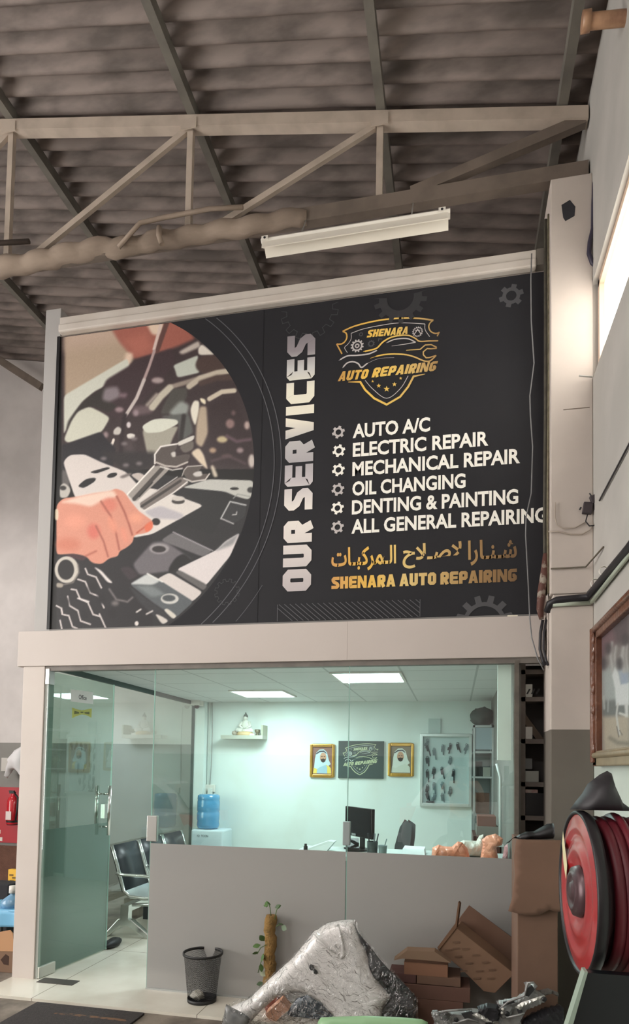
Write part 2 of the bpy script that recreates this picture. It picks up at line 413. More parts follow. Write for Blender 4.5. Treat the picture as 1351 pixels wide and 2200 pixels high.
# roof truss over the shop front
YT = -0.10
tr = thing('roof_truss', 'pale painted steel roof truss spanning above the black banner', 'truss', (-1.4, YT, 5.4))
def chord_z(x): return 6.595-0.179*(x+3.58)
mb = MB(); mb.prism([(-7.5,YT-.04,chord_z(-7.5)),(XW-.01,YT-.04,chord_z(XW)),(XW-.01,YT-.04,chord_z(XW)+.085),(-7.5,YT-.04,chord_z(-7.5)+.085)], (0,.08,0)); mb.build('top_chord', truss_m, tr)
mb = MB(); mb.box(-7.5, XW-.01, YT-.035, YT+.035, 5.43, 5.53); mb.build('bottom_chord', chord_m, tr)
for a in (-3.465, -1.948, -0.541):
    mb = MB(); mb.box(a-.022, a+.022, YT-.02, YT+.02, 5.53, chord_z(a)); mb.build('upright', truss_m, tr)
for a, b in (((-3.24,5.53),(-1.98,chord_z(-1.98))), ((-1.72,5.53),(-.58,chord_z(-.58))), ((-4.7,5.53),(-3.5,chord_z(-3.5)))):
    mb = MB(); mb.bar((a[0],YT,a[1]), (b[0],YT,b[1]), .03, .045); mb.build('diagonal', truss_m, tr)
mb = MB(); mb.bar((-.32,YT,5.53), (XW-.03,YT,5.83), .05, .07); mb.build('brace', chord_m, tr, label='wide dull brace rising to the wall')
for x in (-3.465, -1.948, -0.541):
    mb = MB(); mb.box(x-.06, x+.06, YT-.048, YT-.04, chord_z(x)-.03, chord_z(x)+.05); mb.build('gusset', truss_m, tr)
# cloth wrapped round the bottom chord
mb = MB(); pts = []; rs = []; random.seed(3)
for i in range(70):
    t = i/69; x = -4.6+t*3.55; pts.append((x, YT-.02+.012*math.sin(i*1.3), 5.475+.004*math.sin(i*.7)+(.02 if 30 < i < 40 else 0)-.01*(1-t)))
    rs.append((.078-.022*t)*(1+.11*noise.noise(Vector((i*.21, 3, 0)))+.05*noise.noise(Vector((i*.9, 7, 0)))))
rs[44] = .050; rs[45] = .056; rs[-1] = .045
mb.tube(pts, rs, 14)
cl = mb.build('wrapping_cloth', cloth_m, label='beige cloth wrapped around the bottom chord of the truss', cat='cloth')
mb = MB(); mb.tube([(-2.45,YT-.10,5.40),(-2.28,YT-.11,5.55),(-2.1,YT-.10,5.57),(-1.75,YT-.09,5.585),(-1.5,YT-.085,5.56)], .016, 8)
mb.build('strap_end', cloth_m, label='dark strap looped over the top of the cloth bundle on the truss', cat='strap')
mb = MB(); mb.tube([(-2.13,YT-.10,5.5),(-2.12,YT-.12,5.42),(-2.10,YT-.11,5.36)], .02, 8); mb.build('cloth_knot', cloth_m, label='small knot of cloth hanging below the truss', cat='knot')
mb = MB(); mb.tube([(-4.2,YT-.10,5.55),(-3.6,YT-.11,5.60),(-3.2,YT-.10,5.565)], .018, 8)
mb.build('knotted_strap', mat('dark_strap', (62,52,46), 0.9), label='dark strap along the cloth at the left edge of the truss', cat='strap')
# far truss brace seen at the left edge
mb = MB(); a, b = onY(-10, 768, 3.0), onY(90, 832, 3.0); a2 = a+(a-b)*1.5
mb.bar(a2, b, .06, .09); mb.build('wall_brace', chord_m, label='dark steel brace crossing the far white wall at the left', cat='brace')
a = onY(1255, 47, -1.0); b = onY(1351, 38, -1.0)
mb = MB(); mb.tube([a, a.lerp(b,.15), b+Vector((.0,0,0)), (XW+.05, b.y, b.z)], [.03,.034,.034,.034], 14); mb.tube([a-Vector((.012,0,0)), a+Vector((.03,0,0))], [.045,.045], 14)
mb.build('pipe_stub', mat('copper_pipe', (176,138,108), 0.4, c2=(120,84,66), scale=12, amt=.8), label='copper coloured pipe end high under the roof by the wall', cat='pipe')

# ------------------------------------------------------------------ shop front
mb = MB(); mb.box(.57, XW, -.20, .12, -.02, 2.62); mb.box(.585, XW, -.19, .12, 2.62, 2.70); mb.box(.57, XW, -.20, .12, 2.70, 5.38)
pil = mb.build('pillar', pillar_m, kind=S, label='white wall pillar with grey dado beside the banner', bevel=.006)
# mezzanine front wall, side and slab
mb = MB(); mb.box(-3.032, .57, .0, .08, 2.60, 4.985); mb.build('wall_mezzanine', plaster, kind=S, label='upper storey front wall that carries the banner')
mb = MB(); mb.box(-3.165, -3.032, -.02, .12, 2.608, 5.15); mb.build('trim_1', post_grey, kind=S, label='grey corner post left of the banner', bevel=.004)
mb = MB(); mb.box(-3.22, .42, .12, 3.28, 2.44, 2.60); mb.build('slab', plaster, kind=S, label='upper storey slab above the office')
mb = MB(); mb.box(-3.284, .56, -.04, .08, 2.338, 2.607); f = mb.build('trim_2', fascia_m, kind=S, label='long cream fascia panel between glass and banner', bevel=.003)
mb = MB(); mb.box(-.7305, -.7285, -.0405, -.0395, 2.34, 2.605); mb.build('joint', mat('fascia_joint', (150,140,132), .7), f)
mb = MB(); mb.box(-3.2, .56, -.025, .03, 2.302, 2.3375); mb.build('trim_3', mat('dark_channel', (118,112,106), .5, c2=(90,86,82), scale=8), kind=S, label='dark metal channel above the glass')
mb = MB(); mb.box(-3.236, -3.052, -.03, .06, -.02, 2.34); mb.build('trim_4', post_m, kind=S, label='cream clad post left of the glass door', bevel=.004)
mb = MB(); mb.box(-3.052, -3.030, -.02, .06, 0, 2.34); mb.build('trim_5', mat('greenish_jamb', (168,172,166), .5), kind=S, label='narrow greenish jamb behind the door hinges')
mb = MB(); mb.box(.372, .40, -.03, .05, 0, 2.32); mb.build('trim_6', mat('dull_post', (104,98,90), .6, c2=(70,66,60), scale=14), kind=S, label='dull metal post at the end of the glass front')
# banner top rail
r_ = thing('top_rail', 'pale aluminium rail along the top of the banner', 'rail', (-1.25, -.05, 4.97))
mb = MB(); mb.box(-3.02, .50, -.05, .04, 4.987, 5.05); mb.build('upper_channel', rail_m, r_, bevel=.004)
mb = MB(); mb.box(-3.02, .50, -.07, -.0125, 4.922, 4.986); mb.build('lower_lip', rail_m, r_, bevel=.012)
mb = MB(); mb.box(.501, .565, -.06, .04, 4.935, 5.045); mb.build('end_bracket', mat('grimy_bracket', (112,106,98), .7), r_)
# fluorescent fitting, tube removed
a, b = onY(561, 512, -.36), onY(967, 446, -.36)
fx = thing('fluorescent_fitting', 'white fluorescent fitting without tube hanging under the truss', 'light fitting', (a+b)/2)
x0, x1, zz = a.x, b.x, (a.z+b.z)/2-.03
mb = MB(); mb.prism([(x0,-.31,zz+.03),(x0,-.36,zz+.03),(x0,-.375,zz+.012),(x0,-.36,zz-.004),(x0,-.31,zz-.004)], (x1-x0,0,0)); mb.build('spine', white_m, fx, bevel=.003)
mb = MB(); mb.prism([(x0+.012,-.366,zz-.002),(x0+.012,-.386,zz-.058),(x0+.012,-.380,zz-.060),(x0+.012,-.358,zz-.004)], (x1-x0-.024,0,0)); mb.prism([(x0+.012,-.32,zz),(x0+.012,-.275,zz-.045),(x0+.012,-.280,zz-.048),(x0+.012,-.33,zz-.004)], (x1-x0-.024,0,0)); mb.build('reflector', mat('warm_white_enamel', (232,226,214), .4), fx)
for x in (x0+.03, x1-.05):
    mb = MB(); mb.box(x-.022, x+.022, -.380, -.370, zz+.0, zz+.026); mb.build('end_cap', white_m, fx)
    mb = MB(); mb.lathe([(-.383,.0),(-.383,.008),(-.376,.008)], (x,0,zz+.012), 'Y', 10); mb.build('socket_hole', dark_m, fx)
for x in (x0+.25, x1-.25):
    mb = MB(); mb.tube([(x,-.335,zz+.03),(x,-.25,zz+.12),(x,YT-.02,5.45)], .005, 6); mb.build('hanger', wire_m, fx)
# glass front
def glass_panel(n, x0, x1, lab):
    g = thing('window_%d' % n, lab, 'glass panel', ((x0+x1)/2, 0, 0), kind=S)
    mb = MB(); mb.box(x0, x1, -.005, .005, .004, 2.325); mb.build('glass', glass_m, g)
    mb = MB(); mb.box(x0-.003, x0+.0015, -.0055, .0055, .004, 2.325); mb.build('edge', glass_edge, g)
    mb = MB(); mb.box(x0+.002, x1-.002, -.0085, -.0065, .008, 1.037); mb.build('frosted_film', film_m, g)
    mb = MB(); mb.box(x0, x1, -.02, .02, -.001, .012); mb.build('floor_channel', alu_m, g)
    return g
g2 = glass_panel(2, -2.158, -.7215, 'large clear glass panel beside the open door with frosted lower half')
g3 = glass_panel(3, -.7155, .372, 'clear glass panel before the desk with frosted lower half')
mb = MB(); mb.box(-2.185, -2.108, -.016, .016, 1.05, 1.235); mb.build('lock_keeper', steel_m, g2, bevel=.003)
mb = MB(); mb.box(-.745, -.695, -.02, .02, 1.08, 1.24); mb.build('joint_clip', mat('clear_clip', (150,160,160), .3), g3, bevel=.004)
# open glass door: leaf swung into the office
H = Vector((-3.028, -.02, 0)); DU = Vector((.115, .993, 0)).normalized(); DN = Vector((DU.y, -DU.x, 0)); DW = .80
dr = thing('door_1', 'open frameless glass door swung into the office', 'door', H, kind=S)
DR = Matrix((DU, DN, Vector((0,0,1)))).transposed()
def dbox(mb, s0, s1, n0, n1, z0, z1): return mb.obox(H+DU*((s0+s1)/2)+DN*((n0+n1)/2)+Vector((0,0,(z0+z1)/2)), (s1-s0, n1-n0, z1-z0), DR)
mb = MB(); dbox(mb, 0, DW, -.005, .005, .012, 2.30); mb.build('glass', glass_door, dr)
mb = MB(); dbox(mb, DW-.001, DW+.003, -.0055, .0055, .012, 2.30); mb.build('edge', glass_edge, dr)
mb = MB(); dbox(mb, .002, DW-.003, -.0085, -.0065, .014, 1.10); mb.build('frosted_film', film_door, dr)
mb = MB(); dbox(mb, .0, .17, -.016, .016, .004, .085); mb.build('bottom_patch', mat('patch_plate', (196,196,186), .4, .3), dr, bevel=.003)
mb = MB(); dbox(mb, -.01, .05, -.018, .018, 2.20, 2.32); mb.build('top_patch', steel_m, dr, bevel=.003)
for sgn in (1, -1):
    mb = MB(); p = H+DU*.70+DN*(sgn*.065)
    mb.tube([p+Vector((0,0,1.0)), p+Vector((0,0,1.42))], .0145, 14)
    for z in (1.07, 1.35): mb.tube([H+DU*.70+DN*(sgn*.004)+Vector((0,0,z)), p+Vector((0,0,z))], .009, 10)
    mb.build('handle', chrome_m, dr)
mb = MB(); dbox(mb, .70, .76, -.02, .02, 1.14, 1.26); mb.build('lock', steel_m, dr)
def on_door(px, py, off=.0065):
    return onP(px, py, H+DN*off, DN)
def door_poly(pts, off): return [on_door(a, b, off) for a, b in pts]
# paper sign on the door
mb = MB(); mb.prism(door_poly([(152,1481),(200,1487),(200,1513),(152,1507)], .0062), DN*.0008)
sg = mb.build('paper_sign', mat('paper', (236,234,232), .8), label='small white paper sign with the word Office on the glass door', cat='sign')
mb = MB(); mb.prism(door_poly([(155,1520),(165,1524),(176,1526),(187,1524),(197,1522),(196,1542),(187,1537),(176,1535),(165,1538),(155,1543)], .0062), DN*.0008)
bt = mb.build('bow_sticker', mat('yellow_green_sticker', (182,184,82), .6), label='yellow green bow shaped sticker under the Office sign', cat='sticker')
mb = MB()
for q in ([(160,1527),(170,1530),(170,1533),(159,1534)], [(181,1530),(192,1529),(192,1535),(182,1533)], [(173,1529),(179,1529),(179,1532),(173,1532)]): mb.prism(door_poly(q, .0072), DN*.0004)
mb.build('print', mat('sticker_print', (96,100,40), .6), bt)
mb = MB(); mb.box(-2.99, -2.70, -.085, .015, 0.0, .004); mb.build('floor_spring_plate', mat('dark_plate', (70,66,62), .5), label='dark metal floor plate below the door hinge', cat='plate')
# side partition of the office: glass, and the white corner column
mb = MB(); mb.box(-3.205, -3.195, .08, 3.14, 0.0, 2.40); mb.build('wall_partition', glass_side, kind=S, label='glass side wall of the office behind the bench')
mb = MB(); mb.box(-3.215, -3.185, .06, 3.16, 2.36, 2.42); mb.box(-3.22, -3.18, 3.13, 3.17, 0, 2.42); mb.build('trim_7', mat('dark_green_frame', (62,76,72), .5), kind=S, label='dark frame around the glass side wall')
mb = MB(); mb.box(-3.20, -3.05, 3.14, 3.28, 0, 2.42); mb.build('trim_8', mint_m, kind=S, label='white corner column in the office')
mb = MB(); mb.box(-3.05, .42, 3.255, 3.279, 0, 2.42); mb.build('wall_office', mint_m, kind=S, label='pale office back wall with scuff marks')
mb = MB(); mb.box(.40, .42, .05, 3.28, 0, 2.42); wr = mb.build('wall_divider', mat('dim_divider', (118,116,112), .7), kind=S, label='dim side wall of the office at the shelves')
mb = MB(); mb.box(-3.24, .42, .05, 3.28, 2.405, 2.44); mb.build('ceiling', ceil_m, kind=S, label='tiled office ceiling')
# ------------------------------------------------------------------ banner
BY = -0.012
BN = thing('banner', 'large black printed banner listing workshop services', 'banner', (-1.25, BY, 2.60))
def solid_col(name, c, rough=.6): return mat(name, c, rough)
ink_black = mat('banner_black', (41,41,45), 0.6, c2=(36,36,40), scale=3, spec=.25)
ink_white = solid_col('print_white', (250,248,240)); ink_silver = solid_col('print_silver', (196,190,190))
ink_grey = solid_col('print_grey', (78,78,82)); ink_dim = solid_col('print_dim', (60,60,64)); ink_faint = solid_col('print_faint', (50,50,54))
ink_line = solid_col('print_line', (92,92,98))
def ramp_mat(name, stops, axis, lo, hi):
    M = mat(name, stops[0][1], .5); nt = M.node_tree; b = nt.nodes['Principled BSDF']
    ge = nt.nodes.new('ShaderNodeNewGeometry'); sp = nt.nodes.new('ShaderNodeSeparateXYZ'); nt.links.new(ge.outputs['Position'], sp.inputs[0])
    mr = nt.nodes.new('ShaderNodeMapRange'); mr.inputs[1].default_value = lo; mr.inputs[2].default_value = hi; nt.links.new(sp.outputs[axis], mr.inputs[0])
    cr = nt.nodes.new('ShaderNodeValToRGB'); nt.links.new(mr.outputs[0], cr.inputs[0])
    while len(cr.color_ramp.elements) < len(stops): cr.color_ramp.elements.new(.5)
    for e, (p, c) in zip(cr.color_ramp.elements, stops): e.position = p; e.color = rgb(*c)
    nt.links.new(cr.outputs[0], b.inputs['Base Color']); return M
BX0, BX1, BZ0, BZ1 = -3.03, .553, 2.622, 4.9205
mb = MB(); mb.box(BX0, BX1, BY, BY+.011, BZ0, BZ1); mb.build('panel', ink_black, BN)
mb = MB(); mb.box(BX0-.025, BX0, BY-.012, BY+.01, BZ0, BZ1); mb.build('side_frame', mat('black_frame', (30,30,32), .4), BN)
Y1, Y2, Y3 = BY-.0012, BY-.0024, BY-.0036
# the round photograph: an engine bay with a hand and spanners, printed as colours per point
cp = np.array(pxs([(356,692),(460,756),(544,944),(544,983),(514,1148),(380,1332)], BY))
A_ = np.c_[2*cp, np.ones(len(cp))]; sol = np.linalg.lstsq(A_, (cp**2).sum(1), rcond=None)[0]
CX, CZ = sol[0], sol[1]; CR = math.sqrt(sol[2]+CX**2+CZ**2)
LAY = []
def poly(k, pts, c, blur=2.0): LAY.append(('p', crop(pts, *K[k]), c, blur))
def line(k, pts, c, w, blur=1.5): LAY.append(('l', crop(pts, *K[k]), c, w/2/K[k][2], blur))
def oval(k, x, y, rx, ry, c, blur=2.0, rot=0.0):
    LAY.append(('p', crop([(x+rx*math.cos(t)*math.cos(rot)-ry*math.sin(t)*math.sin(rot), y+rx*math.cos(t)*math.sin(rot)+ry*math.sin(t)*math.cos(rot)) for t in [i*math.pi/8 for i in range(16)]], *K[k]), c, blur))
K = {'A': (100, 660, 2.8146), 'B': (100, 900, 2.8146)}
poly('A', [(90,60),(1300,60),(1300,980),(90,980)], (58,47,49), 1)
poly('A', [(110,120),(420,95),(540,280),(520,330),(110,545)], (176,156,136), 5)
poly('A', [(110,120),(420,95),(470,200),(300,230),(110,260)], (188,166,150), 20)
poly('A', [(390,130),(620,80),(800,80),(900,190),(800,235),(700,270),(530,315),(440,210)], (160,96,84), 6)
poly('A', [(470,200),(600,150),(640,250),(540,290)], (176,108,94), 14)
poly('A', [(600,95),(710,85),(700,165),(640,170)], (222,200,180), 5)
poly('A', [(480,275),(525,280),(500,360),(470,330)], (226,200,180), 6)
poly('A', [(105,535),(490,308),(505,370),(380,440),(350,480),(290,510),(220,570),(160,650),(105,770)], (206,208,196), 2.5)
poly('A', [(360,440),(500,355),(560,310),(760,250),(780,330),(700,440),(560,600),(470,690),(360,650),(300,600)], (62,48,52), 4)
poly('A', [(220,570),(290,520),(370,480),(360,560),(430,600),(370,640),(280,595),(180,640),(120,745),(130,690)], (52,48,46), 4)
poly('A', [(150,690),(190,630),(260,600),(340,640),(385,670),(335,755),(130,822),(105,800)], (206,207,192), 2.5)
poly('A', [(350,490),(430,478),(450,540),(380,575),(335,560)], (134,124,130), 6)
poly('A', [(440,520),(490,520),(480,550),(440,545)], (120,100,108), 5)
oval('A', 440, 620, 25, 16, (150,130,134), 4)
poly('A', [(520,600),(650,590),(640,640),(520,660)], (104,88,92), 6)
line('A', [(727,95),(668,262)], (96,66,62), 30, 2)
line('A', [(690,110),(650,255)], (214,194,186), 18, 1.5)
line('A', [(652,265),(620,360),(585,450)], (176,154,152), 17)
line('A', [(590,440),(545,550),(475,662)], (198,188,184), 20)
line('A', [(475,655),(455,760),(450,940)], (44,34,38), 26, 3)
poly('A', [(765,352),(920,288),(905,360),(932,395),(790,428),(778,380)], (190,196,186), 2.5)
poly('A', [(798,270),(920,202),(932,240),(820,288)], (190,180,172), 4)
poly('A', [(915,252),(940,222),(1020,290),(920,290)], (222,216,206), 2.5)
oval('A', 990, 350, 90, 60, (72,56,52), 4)
line('A', [(760,480),(860,450),(930,428)], (150,138,128), 28, 3)
line('A', [(862,480),(930,430),(1030,398),(1110,385)], (192,182,166), 34, 2.5)
line('A', [(935,460),(1030,428),(1120,425)], (76,60,56), 34, 4)
line('A', [(985,555),(1060,512),(1135,505)], (204,194,176), 28, 2)
oval('A', 672, 443, 36, 18, (168,152,152), 4)
line('A', [(640,605),(690,540),(745,488)], (194,188,172), 42, 3)
line('A', [(610,590),(665,530)], (160,150,142), 20, 4)
poly('A', [(760,495),(850,485),(850,545),(790,640),(690,650),(700,610)], (74,72,68), 3)
poly('A', [(740,640),(810,565),(865,590),(850,655),(770,665)], (150,156,152), 6)
poly('A', [(690,660),(860,640),(890,760),(800,820),(800,700)], (92,94,92), 4)
line('A', [(830,660),(812,800)], (48,44,44), 26, 3)
poly('A', [(578,740),(800,720),(760,800),(740,860),(690,845),(650,910),(612,905)], (166,163,150), 3)
poly('A', [(574,720),(640,680),(700,672),(790,680),(798,705),(740,735),(690,757),(600,762)], (217,220,207), 1.5)
poly('A', [(404,745),(430,720),(455,735),(445,772),(405,772)], (200,196,190), 2)
poly('A', [(483,770),(510,762),(538,772),(530,795),(492,797)], (226,222,216), 1.5)
oval('A', 497, 712, 13, 18, (212,204,206), 2)
oval('A', 540, 640, 16, 18, (150,132,138), 4)
poly('A', [(400,792),(416,798),(400,840),(398,862),(370,866),(374,832),(392,822)], (236,228,218), 1.2)
oval('A', 358, 772, 16, 18, (150,132,134), 4)
poly('A', [(868,620),(890,563),(925,568),(920,640),(900,720),(880,680)], (230,226,212), 2.5)
poly('A', [(925,548),(962,558),(962,592),(935,575)], (236,226,200), 2)
poly('A', [(925,600),(970,600),(978,760),(940,850),(902,825),(905,720)], (182,166,146), 4)
poly('A', [(975,590),(1130,540),(1240,780),(1250,957),(1000,957)], (52,40,42), 8)
for x, y, a, b, c in ((1110,705,26,28,(142,116,114)),(1062,800,32,20,(196,182,146)),(1005,866,20,16,(178,152,128)),(1170,866,20,16,(152,134,136)),(1212,715,16,24,(184,164,158)),(1240,930,20,40,(200,190,184)),(1130,640,12,14,(104,84,84)),(1090,900,30,10,(90,74,72))): oval('A', x, y, a, b, c, 4)
line('A', [(1090,780),(1150,812),(1230,800)], (98,78,86), 18, 4)
line('A', [(1000,930),(1100,900),(1200,945)], (86,70,74), 12, 5)
poly('A', [(92,830),(130,825),(330,752),(362,800),(420,850),(400,990),(92,990)], (36,34,40), 3)
oval('A', 500, 860, 30, 60, (74,64,66), 8)
# lower half
poly('B', [(330,200),(660,200),(640,290),(540,330),(440,290)], (44,40,42), 8)
for x, y in ((470,150),(530,120),(560,270),(480,280),(345,240)): oval('B', x, y, 16, 10, (130,122,124), 5)
poly('B', [(440,300),(1300,420),(1300,1400),(440,1400)], (34,34,37), 3)
poly('B', [(60,820),(640,700),(640,1400),(60,1400)], (30,28,32), 3)
poly('B', [(92,300),(150,330),(130,480),(92,470)], (96,92,92), 4)
poly('B', [(100,260),(140,218),(230,214),(330,262),(480,320),(570,420),(600,580),(250,560),(170,470)], (216,208,204), 1.5)
poly('B', [(505,338),(562,322),(620,360),(590,400)], (196,186,180), 1.5)
poly('B', [(560,420),(640,420),(760,455),(950,524),(832,590),(640,697),(520,720),(560,560)], (222,216,211), 1.3)
poly('B', [(590,560),(690,525),(835,580),(800,610),(640,600)], (186,182,188), 4)
poly('B', [(186,408),(240,362),(302,355),(292,380),(225,420)], (26,26,28), 1.2)
poly('B', [(258,322),(372,290),(388,300),(300,332)], (30,28,30), 1.2)
oval('B', 397, 341, 32, 14, (30,30,32), 1.2, -.3)
poly('B', [(440,350),(500,325),(520,335),(460,362)], (120,112,110), 3)
poly('B', [(80,405),(110,385),(150,425),(130,475),(80,480)], (190,186,180), 2); oval('B', 100, 418, 20, 14, (50,48,48), 2)
oval('B', 796, 498, 40, 18, (60,56,54), 1.5); oval('B', 796, 482, 40, 15, (206,200,194), 1.2)
oval('B', 662, 622, 26, 22, (38,36,36), 1.5)
poly('B', [(820,415),(980,365),(1250,372),(1250,440),(1225,490),(1150,470),(1080,440),(980,430)], (194,195,190), 1.5)
poly('B', [(830,440),(980,432),(1080,445),(1130,490),(1110,520),(1000,700),(820,640),(760,690),(740,650),(950,530)], (28,30,32), 2)
oval('B', 1136, 422, 27, 9, (40,40,40), 1.2); oval('B', 1235, 430, 22, 18, (60,60,60), 2)
poly('B', [(1120,498),(1210,520),(1200,590),(1140,630),(1060,600)], (46,47,50), 1.5)
line('B', [(1055,602),(1110,500),(1205,522)], (196,198,198), 8); line('B', [(1055,602),(1130,634)], (190,190,190), 7); line('B', [(1130,480),(1155,455),(1230,470)], (150,152,150), 6)
line('B', [(1125,580),(1148,578),(1150,562)], (230,230,228), 5)
poly('B', [(520,880),(640,745),(720,740),(880,850),(760,920),(560,945)], (108,104,109), 4)
poly('B', [(765,684),(1005,798),(945,835),(690,735)], (108,106,109), 2); line('B', [(765,684),(1005,798)], (176,172,176), 6)
oval('B', 682, 785, 60, 32, (158,154,156), 3); oval('B', 680, 788, 42, 20, (44,40,42), 2)
poly('B', [(740,900),(780,840),(830,812),(885,860),(740,935)], (20,20,22), 3)
poly('B', [(440,900),(500,890),(560,945),(500,980)], (54,44,50), 3)
poly('B', [(786,910),(1030,792),(1080,740),(1170,688),(1110,830),(960,1012)], (224,217,217), 1.3)
poly('B', [(1020,800),(1080,745),(1165,690),(1130,760)], (150,150,152), 5)
poly('B', [(776,930),(800,912),(975,1005),(950,1040)], (100,98,98), 2)
poly('B', [(665,970),(742,928),(945,1048),(880,1108)], (216,209,206), 1.3)
poly('B', [(503,1000),(612,934),(700,985),(890,1105),(780,1205),(640,1110)], (88,94,98), 1.5)
poly('B', [(503,1000),(612,934),(690,980),(640,1005),(560,1000)], (200,204,204), 3); line('B', [(610,936),(700,985)], (236,236,232), 8)
poly('B', [(540,1010),(640,1010),(720,1060),(640,1080)], (122,130,132), 5)
oval('B', 745, 1088, 55, 32, (206,206,202), 1.5); oval('B', 740, 1084, 40, 20, (74,80,84), 2)
poly('B', [(500,1010),(640,1110),(780,1205),(700,1240),(560,1110)], (50,50,54), 4)
poly('B', [(655,1178),(690,1190),(742,1222),(700,1245)], (212,206,200), 1.5); poly('B', [(708,1155),(730,1145),(790,1192),(765,1212)], (214,210,200), 1.5)
oval('B', 545, 1237, 12, 14, (226,220,216), 1.5)
line('B', [(545,1168),(570,1152)], (210,204,200), 10); line('B', [(605,1180),(640,1162)], (200,194,190), 10)
for L in ([(60,1130),(90,1145),(95,1180)], [(235,905),(250,940),(300,957),(332,1022)], [(190,970),(235,985),(265,1052),(312,1072),(348,1142)], [(150,1030),(180,1035),(203,1088),(250,1110),(282,1182),(326,1196)],
          [(128,1073),(140,1130),(190,1160),(207,1222),(265,1242)], [(90,1145),(97,1182),(135,1190),(157,1256),(186,1268)], [(82,1218),(93,1270)], [(320,1180),(357,1262)]): line('B', L, (214,206,204), 9, 1.2)
line('B', [(380,1030),(422,1092),(490,1106),(520,1080)], (120,114,114), 11, 3); line('B', [(190,1085),(255,1105)], (230,224,222), 9, 2)
poly('B', [(283,892),(330,915),(365,955),(405,995),(370,990),(330,940)], (226,220,218), 2)
for x, y in ((280,1020),(330,1090),(230,1180),(400,1180),(110,1110)): oval('B', x, y, 26, 30, (22,20,24), 6)
oval('B', 415, 1115, 22, 16, (110,104,104), 5)
# spanners
poly('B', [(870,205),(920,172),(950,215),(978,310),(935,275)], (222,206,184), 3); poly('B', [(990,285),(1010,280),(1040,350),(1010,355)], (206,196,178), 4)
poly('B', [(486,455),(640,290),(690,280),(750,300),(540,505)], (156,150,145), 1.3)
line('B', [(530,485),(700,300)], (68,64,62), 24, 1.5); line('B', [(560,470),(640,385)], (40,38,38), 8, 1.2); line('B', [(488,458),(650,285)], (244,240,234), 9, 1.2)
poly('B', [(655,250),(660,205),(700,165),(792,150),(785,185),(760,205),(775,228),(850,212),(872,220),(852,262),(785,292),(700,280)], (86,78,75), 1.2)
line('B', [(655,270),(655,215),(690,168),(792,151)], (240,236,232), 9, 1.2); line('B', [(660,262),(720,285),(785,290),(852,262)], (196,188,182), 10, 1.2); line('B', [(690,290),(760,310),(820,300)], (230,226,222), 7, 1.5)
poly('B', [(750,205),(780,195),(782,230),(760,232)], (204,200,196), 2)
poly('B', [(790,142),(895,96),(890,128),(800,166)], (216,213,206), 1.2); poly('B', [(800,166),(890,128),(890,185),(830,210)], (110,104,98), 2)
poly('B', [(555,512),(815,345),(868,388),(592,558)], (122,114,110), 1.3)
line('B', [(575,530),(810,375)], (62,58,56), 16, 1.3); line('B', [(590,556),(770,445),(850,382)], (232,226,222), 8, 1.2); line('B', [(555,512),(790,352)], (206,200,196), 6, 1.2)
poly('B', [(822,330),(850,287),(942,280),(930,308),(890,338),(985,330),(962,370),(870,388)], (92,84,80), 1.2)
line('B', [(820,345),(832,310),(852,288),(942,282)], (196,190,184), 6, 1.2); line('B', [(830,360),(880,380),(960,368),(985,332)], (220,214,208), 8, 1.2)
poly('B', [(880,330),(935,310),(945,345),(900,352)], (206,202,198), 2)
# hand
poly('B', [(60,520),(100,480),(200,468),(290,448),(380,438),(420,420),(470,440),(505,492),(560,560),(605,590),(645,620),(640,665),(600,692),(530,702),(522,748),(480,782),(442,800),(432,832),(380,842),(335,880),(275,872),(240,830),(160,815),(60,822)], (216,148,127), 1.5)
poly('B', [(85,505),(200,468),(300,448),(400,430),(430,470),(340,490),(270,532),(180,512)], (234,206,190), 5)
oval('B', 175, 620, 60, 40, (228,156,134), 12); oval('B', 285, 680, 36, 44, (214,118,104), 8); oval('B', 380, 520, 44, 40, (216,130,112), 8); oval('B', 130, 760, 70, 40, (206,128,106), 12)
line('B', [(425,470),(470,560),(500,640),(518,700)], (166,92,78), 11, 2.5); line('B', [(330,500),(390,590),(420,690),(440,790)], (172,98,84), 11, 2.5); line('B', [(300,650),(345,740),(372,832)], (168,96,82), 10, 2.5)
line('B', [(235,830),(300,800)], (180,104,88), 10, 3); oval('B', 400, 640, 22, 50, (228,152,128), 7, -.4); oval('B', 470, 700, 20, 46, (226,148,126), 7, -.3); oval('B', 540, 600, 40, 30, (232,160,134), 9)
line('B', [(545,690),(600,650)], (190,90,70), 8, 2.5); poly('B', [(590,645),(640,612),(645,662),(600,692)], (224,114,84), 2.5)
poly('B', [(160,815),(245,835),(225,860),(110,830)], (66,40,46), 2.5)
oval('B', 122, 912, 74, 82, (200,195,186), 1.5); oval('B', 118, 912, 50, 62, (26,24,26), 1.5); line('B', [(190,880),(196,930),(160,990),(90,1005)], (120,114,108), 8, 2.5); poly('B', [(60,990),(100,995),(100,1020),(60,1020)], (160,152,140), 2)
poly('B', [(50,545),(72,545),(72,612),(50,612)], (230,214,190), 2)
def chaikin(P, closed, n=2, r=.22):
    for _ in range(n):
        Q = [] if closed else [P[0]]; m = len(P)
        for i in range(m if closed else m-1):
            a, b = P[i], P[(i+1) % m]; k = min(r, 4.5/max(1e-6, math.hypot(b[0]-a[0], b[1]-a[1]))); Q += [(a[0]+(b[0]-a[0])*k, a[1]+(b[1]-a[1])*k), (b[0]-(b[0]-a[0])*k, b[1]-(b[1]-a[1])*k)]
        P = Q if closed else Q+[P[-1]]
    return P
